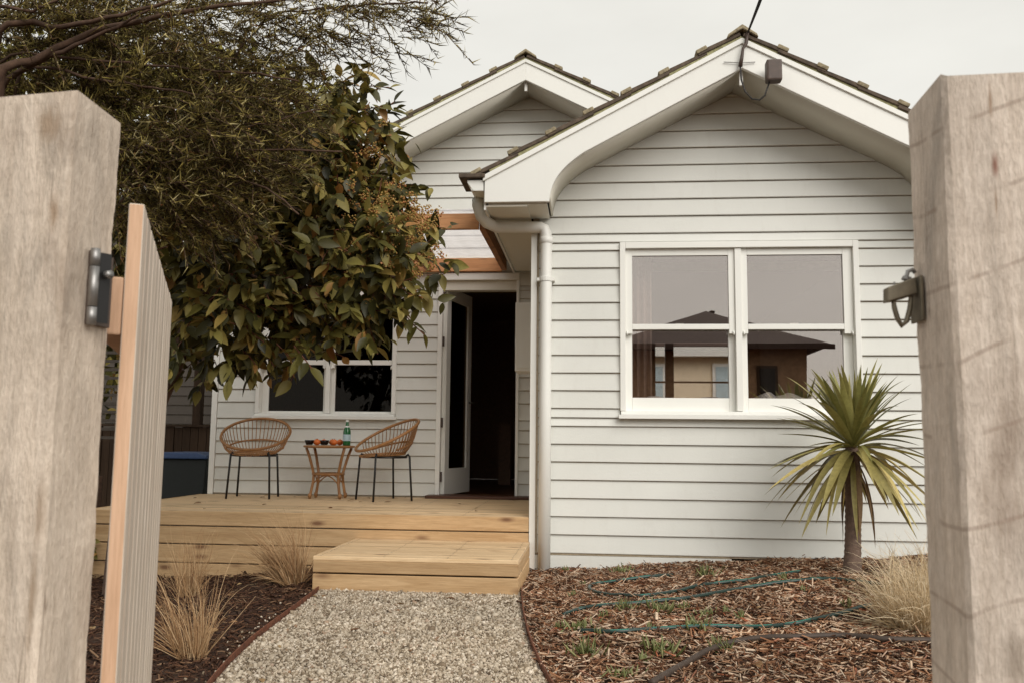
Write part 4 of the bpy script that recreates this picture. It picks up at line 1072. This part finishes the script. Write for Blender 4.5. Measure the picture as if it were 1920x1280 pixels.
for (px, py, k_, lab) in spots:
    p = gb(px, py)
    if k_ not in used:
        o = protos[k_]; o.location = p; o['label'] = lab; used.add(k_); o.rotation_euler = (0, 0, rnd.uniform(0, 6))
    else: o = copy_thing(protos[k_], p, rnd.uniform(0, 6.2), lab, rnd.uniform(.75, 1.15))

# ------------------------------------------------------------------ left background: bin, fence, neighbour wall, shrubs
bn = thing('wheelie_bin', (-4.22, 9.0, -.3), 'dark wheelie bin with a blue lid beside the house corner', 'bin')
MB().prism([(-.24, 0), (.24, 0), (.29, .98), (-.29, .98)], 'y', -.27, .27).build('body', M['binbody'], bn, False, bevel=.015)
MB().prism([(-.31, .985), (.31, .985), (.305, 1.02), (.2, 1.05), (-.2, 1.05), (-.305, 1.02)], 'y', -.31, .31).build('lid', M['bluelid'], bn, False, bevel=.012)
MB().tube([(-.2, .33, .95), (.2, .33, .95)], .014, 8).build('handle', M['binbody'], bn, False)
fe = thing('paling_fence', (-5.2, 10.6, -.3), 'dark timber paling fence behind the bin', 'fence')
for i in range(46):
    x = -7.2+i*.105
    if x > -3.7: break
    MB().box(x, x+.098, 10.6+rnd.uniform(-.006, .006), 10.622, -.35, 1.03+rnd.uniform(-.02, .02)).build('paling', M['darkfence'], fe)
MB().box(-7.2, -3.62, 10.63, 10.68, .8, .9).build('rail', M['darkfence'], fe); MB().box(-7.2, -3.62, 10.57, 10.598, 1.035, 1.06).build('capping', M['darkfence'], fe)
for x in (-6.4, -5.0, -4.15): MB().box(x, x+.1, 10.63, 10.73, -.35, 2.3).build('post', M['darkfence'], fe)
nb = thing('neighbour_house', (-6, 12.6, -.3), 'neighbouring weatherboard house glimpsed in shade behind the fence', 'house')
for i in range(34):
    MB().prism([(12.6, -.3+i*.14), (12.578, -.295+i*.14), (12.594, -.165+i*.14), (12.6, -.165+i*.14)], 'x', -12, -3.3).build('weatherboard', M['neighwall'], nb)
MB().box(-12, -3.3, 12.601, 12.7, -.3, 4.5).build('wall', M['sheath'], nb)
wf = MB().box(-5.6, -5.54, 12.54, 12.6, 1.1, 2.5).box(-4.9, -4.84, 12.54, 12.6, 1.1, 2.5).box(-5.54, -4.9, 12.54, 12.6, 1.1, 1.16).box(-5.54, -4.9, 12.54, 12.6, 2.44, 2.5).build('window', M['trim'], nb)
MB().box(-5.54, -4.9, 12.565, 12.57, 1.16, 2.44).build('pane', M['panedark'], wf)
# slatted shutter seen between the left post and the gate
ss = thing('slat_screen', (-5.1, 7.4, -.3), 'dark screen of pale horizontal slats seen beside the left gate post', 'screen')
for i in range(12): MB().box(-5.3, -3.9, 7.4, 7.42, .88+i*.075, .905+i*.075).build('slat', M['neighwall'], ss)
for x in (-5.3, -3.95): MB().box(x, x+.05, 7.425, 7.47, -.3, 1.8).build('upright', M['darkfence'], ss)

# ------------------------------------------------------------------ trees
def in_blobs(n, blobs):
    """random points inside a union of ellipsoids, biased to the shell"""
    w_ = np.array([b[3]*b[4]*b[5] for b in blobs]); idx = rng.choice(len(blobs), n, p=w_/w_.sum())
    B = np.array([b[:6] for b in blobs])[idx]
    u = rng.normal(size=(n, 3)); u /= np.linalg.norm(u, axis=1, keepdims=True); r = rng.random(n)**(.45)
    return B[:, :3]+u*r[:, None]*B[:, 3:6], u
def blob(px, py, Y, rx, ry, rz):
    """ellipsoid: pixel radii rx, rz at depth Y and depth radius ry"""
    c = at(px, py, Y); k = Y/F_PX
    return (c.x, c.y, c.z, rx*k, ry, rz*k)

# --- broad-leaved tree
btr = thing('broadleaf_tree', (-2.95, 5.35, -.12), 'broad leaved tree with orange flower buds hanging over the deck', 'tree')
trunk_top = Vector((-2.55, 5.45, 1.75))
MB().tube(densify([(-2.95, 5.35, -.15), (-2.93, 5.36, .4), (-2.85, 5.38, .9), (-2.72, 5.42, 1.3), trunk_top], 5), np.linspace(.085, .055, 21), 10).build('trunk', M['bark'], btr, smooth=True)
BB = [blob(520, 330, 5.5, 190, .75, 150), blob(620, 330, 5.4, 130, .65, 130), blob(560, 500, 5.3, 190, .7, 150), blob(700, 440, 5.3, 115, .55, 120), blob(740, 520, 5.2, 75, .4, 80),
      blob(410, 560, 4.9, 110, .5, 130), blob(370, 480, 4.7, 80, .3, 80), blob(480, 520, 4.8, 110, .35, 90), blob(520, 620, 5.2, 120, .5, 65), blob(650, 575, 5.2, 110, .45, 70), blob(430, 350, 5.6, 170, .8, 190), blob(660, 230, 5.5, 70, .5, 70), blob(320, 470, 5.7, 120, .7, 200), blob(395, 650, 5.5, 80, .4, 55), blob(690, 215, 5.3, 55, .3, 75)]
pts, dirs = in_blobs(1600, BB)
# secondary limbs to a few blob centres
for i, b in enumerate(BB):
    e = Vector(b[:3]); m1 = trunk_top.lerp(e, .5)+Vector((rnd.uniform(-.1, .1), rnd.uniform(-.1, .1), .12))
    MB().tube(densify([trunk_top, m1, e], 5), np.linspace(.035, .009, 11), 7).build('branch', M['bark'], btr, smooth=True)
lbv = []; lbf = []
ls = [(0, .0), (.12, .30), (.32, .5), (.55, .46), (.78, .27), (1.0, .0)]
for t, w_ in ls: lbv += [(-w_, t, .16*w_-.10*t*t), (0, t, -.10*t*t), (w_, t, .16*w_-.10*t*t)]
for i in range(5): b = 3*i; lbf += [(b, b+1, b+4, b+3), (b+1, b+2, b+5, b+4)]
lbv = np.array(lbv, float); lbf = np.array(lbf)
T, D, U, SC, TW = [], [], [], [], []
bl = np.array([b[:6] for b in BB]); 
for p, u in zip(pts, dirs):
    out = u*.8+np.array([.25, -.35, -.15])+rng.normal(0, .35, 3); out /= np.linalg.norm(out)
    tl = rng.uniform(.10, .22); k_ = rng.integers(5, 9)
    TW.append((p, p+out*tl))
    for j in range(k_):
        q = p+out*tl*(j+.6)/k_; d = out*.55+rng.normal(0, .6, 3)+np.array([0, -.1, -.45]); ln = rng.uniform(.07, .15)
        T.append(q); D.append(d); U.append(rng.normal(0, .55, 3)+np.array([.15, -.5, .9])); SC.append((ln*.46, ln, ln))
T = np.array(T); D = np.array(D); U = np.array(U); SC = np.array(SC)
RM = frames(D, U)
# pick the 300 leaves that show largest: front-most per small cell
D_ = D/np.linalg.norm(D, axis=1, keepdims=True); mid = T+D_*SC[:, 1:2]*.5
px_, py_p, dep = project(mid)
facing = np.abs((RM[:, :, 2]*(mid-np.array([0, 0, CAM_H]))).sum(1)/np.linalg.norm(mid-np.array([0, 0, CAM_H]), axis=1))
cell = (px_//16).astype(int)*1000+(py_p//16).astype(int); best = {}
vis = (px_ > 330) & (py_p > 0) & (px_ < 900)
for i in np.argsort(dep):
    if vis[i] and cell[i] not in best: best[cell[i]] = i
cand = np.array(list(best.values())); score = facing[cand]*SC[cand, 0]*SC[cand, 1]/dep[cand]**2
big = set(cand[np.argsort(-score)[:300]].tolist()); rest = np.array([i for i in range(len(T)) if i not in big])
V, Fq = scatter(lbv, lbf, T[rest], RM[rest], SC[rest])
tag(link('crown', np_mesh('crown', V, Fq, True), M['leaf'], btr, True), kind='stuff')
lme = np_mesh('leaf', lbv, lbf, True)
for i in sorted(big):
    o = link('leaf', lme, M['leafo'], btr)
    R3 = Matrix(RM[i].tolist()).to_4x4()
    o.matrix_local = Matrix.Translation(Vector(T[i])-Vector(btr.location))@R3@Matrix.Diagonal((*SC[i], 1))
tw = MB()
for a, b in TW[::2]: tw.tube([a, (a+b)/2+rng.normal(0, .008, 3), b], .0035, 4, cap=False)
tag(tw.build('twigs', M['twig'], btr), kind='stuff')
# flower bud clusters
bb_, uu = in_blobs(170, [blob(765, 450, 5.0, 75, .3, 75), blob(720, 390, 5.0, 90, .3, 60), blob(660, 470, 4.95, 60, .2, 60), blob(780, 400, 5.1, 45, .3, 50), blob(690, 280, 5.2, 50, .3, 90)])
bt_, bs_ = [], []
for p in bb_:
    for j in range(16):
        d = rng.normal(size=3); d /= np.linalg.norm(d); bt_.append(p+d*rng.uniform(.01, .035)); bs_.append(rng.uniform(.003, .006))
bt_ = np.array(bt_); bs_ = np.array(bs_)
V, Fq = scatter(ibv, ibf, bt_, frames(rng.normal(size=bt_.shape)), np.stack([bs_, bs_*1.6, bs_], 1))
tag(link('flower_buds', np_mesh('flower_buds', V, Fq), M['bud'], btr, True), kind='stuff')

# --- fine needle-leaved tree overhanging from the left
ntr = thing('needle_leaf_tree', (-3.3, 3.9, -.2), 'dark fine leaved tree overhanging the garden from the upper left', 'tree')
fork = Vector((-2.75, 3.9, 1.35))
MB().tube(densify([(-3.3, 3.9, -.25), (-3.2, 3.9, .3), (-3.0, 3.9, .9), fork], 6), np.linspace(.11, .08, 19), 10).build('trunk', M['bark'], ntr, smooth=True)
limbs = [[(0, 150), (70, 110), (180, 60), (330, 25), (480, 5), (640, -20)], [(0, 62), (120, 50), (260, 20), (420, -30)], [(0, 170), (100, 105), (200, 60), (300, 10)], [(40, 135), (180, 150), (250, 160), (340, 172), (420, 190)],
         [(0, 120), (150, 112), (300, 125), (430, 135), (560, 150)], [(200, 300), (330, 260), (450, 240), (600, 205)], [(210, 290), (400, 285), (520, 280), (640, 285)], [(220, 330), (380, 350), (480, 345), (560, 400)], [(500, 40), (600, 20), (720, 10), (800, 5)], [(-60, 20), (60, 20), (130, -10)]]
for i, l in enumerate(limbs):
    Yd = (3.45, 3.4, 3.5, 3.6, 3.6, 3.75, 3.75, 3.8, 3.7, 3.4)[i]
    P = [at(x, y, Yd+.05*math.sin(j+i)) for j, (x, y) in enumerate(l)]
    P = [fork.lerp(P[0], .55)+Vector((0, 0, .1))]+P if i < 5 else P
    if i >= 5: P = [fork.lerp(P[0], .35), fork.lerp(P[0], .75)]+P
    P = densify(P, 5); r0 = (.024, .018, .017, .008, .008, .0042, .0042, .0042, .005, .014)[i]; P = [p+Vector((rnd.gauss(0, .003), rnd.gauss(0, .005), rnd.gauss(0, .003))) for p in P]
    MB().tube(P, np.linspace(r0, .004, len(P)), 7).build('branch', M['bark'], ntr, smooth=True)
NBL = [blob(300, 40, 3.8, 330, .45, 60), blob(120, 60, 3.8, 260, .45, 110), blob(430, 100, 3.8, 170, .4, 60), blob(560, 35, 3.8, 130, .3, 45), blob(700, 15, 3.8, 120, .25, 38), blob(790, 30, 3.8, 55, .2, 35), blob(745, 75, 3.8, 45, .15, 28),
       blob(600, 90, 3.8, 70, .25, 45), blob(330, 220, 3.9, 240, .45, 110), blob(430, 250, 3.9, 110, .35, 95), blob(320, 350, 4.0, 170, .4, 100), blob(400, 370, 4.0, 90, .3, 60), blob(250, 310, 4.0, 110, .45, 140), blob(60, 130, 3.9, 200, .45, 120), blob(520, 190, 3.9, 70, .25, 50), blob(500, 320, 4.0, 60, .2, 60)]
pts, dirs = in_blobs(2150, NBL)
nbv = np.array([(-.5, 0, 0), (0, .45, .25), (.5, 0, 0), (0, 1, 0), (0, .0, -.3)], float)
nbf = np.array([(0, 1, 3), (1, 2, 3), (0, 3, 4), (4, 3, 2)])
T, D, SC, tw = [], [], [], MB()
for p, u in zip(pts, dirs):
    ax = np.array([.9, -.1, -.05])+u*.45+rng.normal(0, .42, 3); ax /= np.linalg.norm(ax)
    L_ = rng.uniform(.12, .30); nn = int(L_/.0095); tt = np.linspace(0, 1, nn)[:, None]
    sag = np.array([0, 0, -1.])*tt**2*L_*.25
    q = p+ax*tt*L_+sag
    d = ax*.75+rng.normal(0, .62, (nn, 3))
    T.append(q); D.append(d); ln = rng.uniform(.038, .075)
    SC.append(np.stack([np.full(nn, .0068), ln*rng.uniform(.7, 1.15, nn), np.full(nn, .0058)], 1))
    tw.tube([p, p+ax*L_*.5+sag[nn//2], q[-1]], .0018, 3, cap=False)
T = np.concatenate(T); D = np.concatenate(D); SC = np.concatenate(SC)
V, Fq = scatter(nbv, nbf, T, frames(D), SC)
tag(link('crown', np_mesh('crown', V, Fq), M['needle'], ntr, True), kind='stuff')
tag(tw.build('twigs', M['bark'], ntr), kind='stuff')

ytr = thing('pale_leaf_tree', at(60, 900, 7.2), 'pale yellow green tree showing through gaps in the dark fine leaved tree', 'tree')
ytr.location.z = -.3
MB().tube([Vector(ytr.location), Vector(ytr.location)+Vector((.1, 0, 1.5)), Vector(ytr.location)+Vector((.3, 0, 2.9))], [.09, .07, .04], 8).build('trunk', M['bark'], ytr, smooth=True)
M['yleaf'] = mat_island('pale_yellow_leaf', [(0, (.16, .15, .03)), (.5, (.34, .31, .07)), (1, (.50, .43, .13))], .6, .3, .2)
P, u = in_blobs(1900, [blob(180, 130, 7.2, 190, .6, 90), blob(330, 210, 7.2, 150, .6, 100), blob(60, 200, 7.2, 150, .6, 110), blob(430, 150, 7.2, 110, .5, 70), blob(560, 190, 7.0, 90, .4, 60)]); d = u+rng.normal(0, .6, P.shape); l_ = rng.uniform(.08, .16, len(P))
V, Fq = scatter(lbv, lbf, P, frames(d), np.stack([l_*.45, l_, l_], 1))
tag(link('crown', np_mesh('crown', V, Fq, True), M['yleaf'], ytr, True), kind='stuff')

# fallen leaves on the path, deck and left bed
fx, fy, fz = [], [], []
for i in range(170):
    r = rng.random()
    if r < .16: y = rng.uniform(3.2, 5.1); x = float(xl(y))+rng.random()*float(xr(y)-xl(y)); z = .016
    elif r < .30: x, y, z = rng.uniform(-3.6, -.6), rng.uniform(6.25, 8.0), DECK+.004
    elif r < .65: y = rng.uniform(3.3, 6.1); x = rng.uniform(-3, float(xl(y))-.05); z = float(g_h(x, y))+.018
    else: y = rng.uniform(3.3, 6.1); x = rng.uniform(float(xr(y))+.05, 2.2); z = float(g_h(x, y))+.018
    fx.append(x); fy.append(y); fz.append(z)
FT = np.array([fx, fy, fz]).T; a_ = rng.uniform(0, 6.28, 170); fl = rng.uniform(.03, .075, 170)
V, Fq = scatter(lbv, lbf, FT, frames(np.stack([np.cos(a_), np.sin(a_), rng.normal(.05, .1, 170)], 1), np.stack([rng.normal(0, .25, 170), rng.normal(0, .25, 170), np.ones(170)], 1)), np.stack([fl*.4, fl, fl], 1))
M['litter'] = mat_island('fallen_leaf', [(0, (.10, .045, .02)), (.5, (.24, .12, .05)), (1, (.42, .30, .15))], .7)
tag(link('leaf_litter', np_mesh('leaf_litter', V, Fq, True), M['litter']), 'scattered fallen brown leaves on path, deck and beds', kind='stuff')

# --- dark shrub mass behind the gate and tree
def shrub(loc, blobs, n, label, ln=.10):
    t = thing('shrub', loc, label, 'shrub')
    P, u = in_blobs(n, blobs); d = u+rng.normal(0, .6, (n, 3)); l_ = rng.uniform(.6, 1.2, n)*ln
    V, Fq = scatter(lbv, lbf, P, frames(d), np.stack([l_*.5, l_, l_], 1))
    tag(link('crown', np_mesh('crown', V, Fq, True), M['leaf'], t, True), kind='stuff')
    MB().tube([loc, Vector(loc)+Vector((0, 0, .8))], .04, 8).build('trunk', M['bark'], t)
shrub((-5.0, 8.6, -.3), [(-5.0, 8.6, 2.4, .9, .6, 1.3), (-4.3, 9.3, 2.9, .8, .6, 1.0), (-5.6, 7.8, 2.2, .6, .6, 1.2)], 3200, 'tall dark shrub in the side yard behind the slatted gate', .14)
shrub((-3.9, 6.0, -.25), [(-3.9, 6.0, .15, .35, .3, .35)], 500, 'low dark shrub at the left end of the deck', .10)

# ------------------------------------------------------------------ houses across the street (seen in the window glass)
def mir(px, py, Yv):
    p = at(px, py, Yv); return Vector((p.x, 2*YF-Yv, p.z))
bh = thing('brick_house', mir(1400, 900, 20), 'brown brick house with a dark hip roof reflected in the front window', 'house')
w0 = mir(1400, 640, 20); w1 = mir(1515, 660, 20); yb = 2*YF-20
MB().box(w0.x-.1, w1.x, yb-6, yb, -.3, w1.z+.15).build('wall', M['brick'], bh)
for a, b in ((1425, 1455),):
    p, q_ = mir(a, 690, 20), mir(b, 770, 20)
    fw = MB().box(p.x-.06, q_.x+.06, yb+.001, yb+.05, q_.z, p.z+.06).build('window', M['darkfence'], bh); MB().box(p.x, q_.x, yb+.051, yb+.06, q_.z+.06, p.z).build('pane', M['panedark'], fw)
e1 = mir(1568, 645, 19.3); apx = mir(1322, 584, 23); eL = mir(1130, 640, 19.3)
rf = MB(); zE = e1.z
q = [rf.bm.verts.new(v) for v in ((e1.x, e1.y, zE), (eL.x, e1.y, zE), (eL.x, e1.y-8, zE), (e1.x, e1.y-8, zE), (apx.x, e1.y-3.6, apx.z), (apx.x-.3, e1.y-4.6, apx.z))]
for f in ((0, 1, 4), (1, 2, 5, 4), (2, 3, 5), (3, 0, 4, 5), (3, 2, 1, 0)): rf.bm.faces.new([q[i] for i in f])
rf.build('roof', M['roofdark'], bh)
MB().box(eL.x, e1.x, e1.y-.02, e1.y+.03, zE-.10, zE+.02).build('gutter', M['roofdark'], bh)
MB().lathe([(.05, 0), (.05, .22), (.08, .23), (.08, .28), (0, .29)], (mir(1344, 580, 22.5).x, e1.y-4, apx.z-.22), 10).build('flue', M['roofdark'], bh)
wc0 = mir(1150, 650, 20)
MB().box(wc0.x, w0.x-.101, yb-6, yb-.5, -.3, w1.z+.1).build('wall', M['brick'], bh)
# cream house in the yard behind, seen through the front room
ch = thing('cream_house', at(1300, 900, 17), 'cream rendered house with a white gutter seen through the front room window', 'house')
YC = 17.0
p0, p1 = at(1130, 668, YC), at(1480, 668, YC)
MB().box(p0.x, p1.x, YC, YC+5, -.3, p0.z).build('wall', M['cream'], ch)
g0_, g1_ = at(1300, 667, YC-.3).z, at(1300, 650, YC-.3).z
MB().box(p0.x-.2, p1.x+.2, YC-.3, YC-.2, g0_, g1_).build('gutter', M['trim'], ch)
MB().box(p0.x-.2, p1.x+.2, YC-.2, YC+.0, g0_, g0_+.03).build('eave_soffit', M['soffit'], ch)
rfm = MB().prism([(YC-.3, g1_+.01), (YC+2.5, g1_+1.3), (YC+5.3, g1_+.01)], 'x', p0.x-.2, p1.x+.2); rfm.build('roof', M['roofdark'], ch)
for a, b in ((1341, 1390), (1180, 1243)):
    pa, pb_ = at(a, 687, YC), at(b, 770, YC)
    fw = MB().box(pa.x-.06, pb_.x+.06, YC-.05, YC-.001, pb_.z, pa.z+.06).build('window', M['trim'], ch); MB().box(pa.x, pb_.x, YC-.06, YC-.051, pb_.z+.06, pa.z).build('pane', M['blabel'], fw)
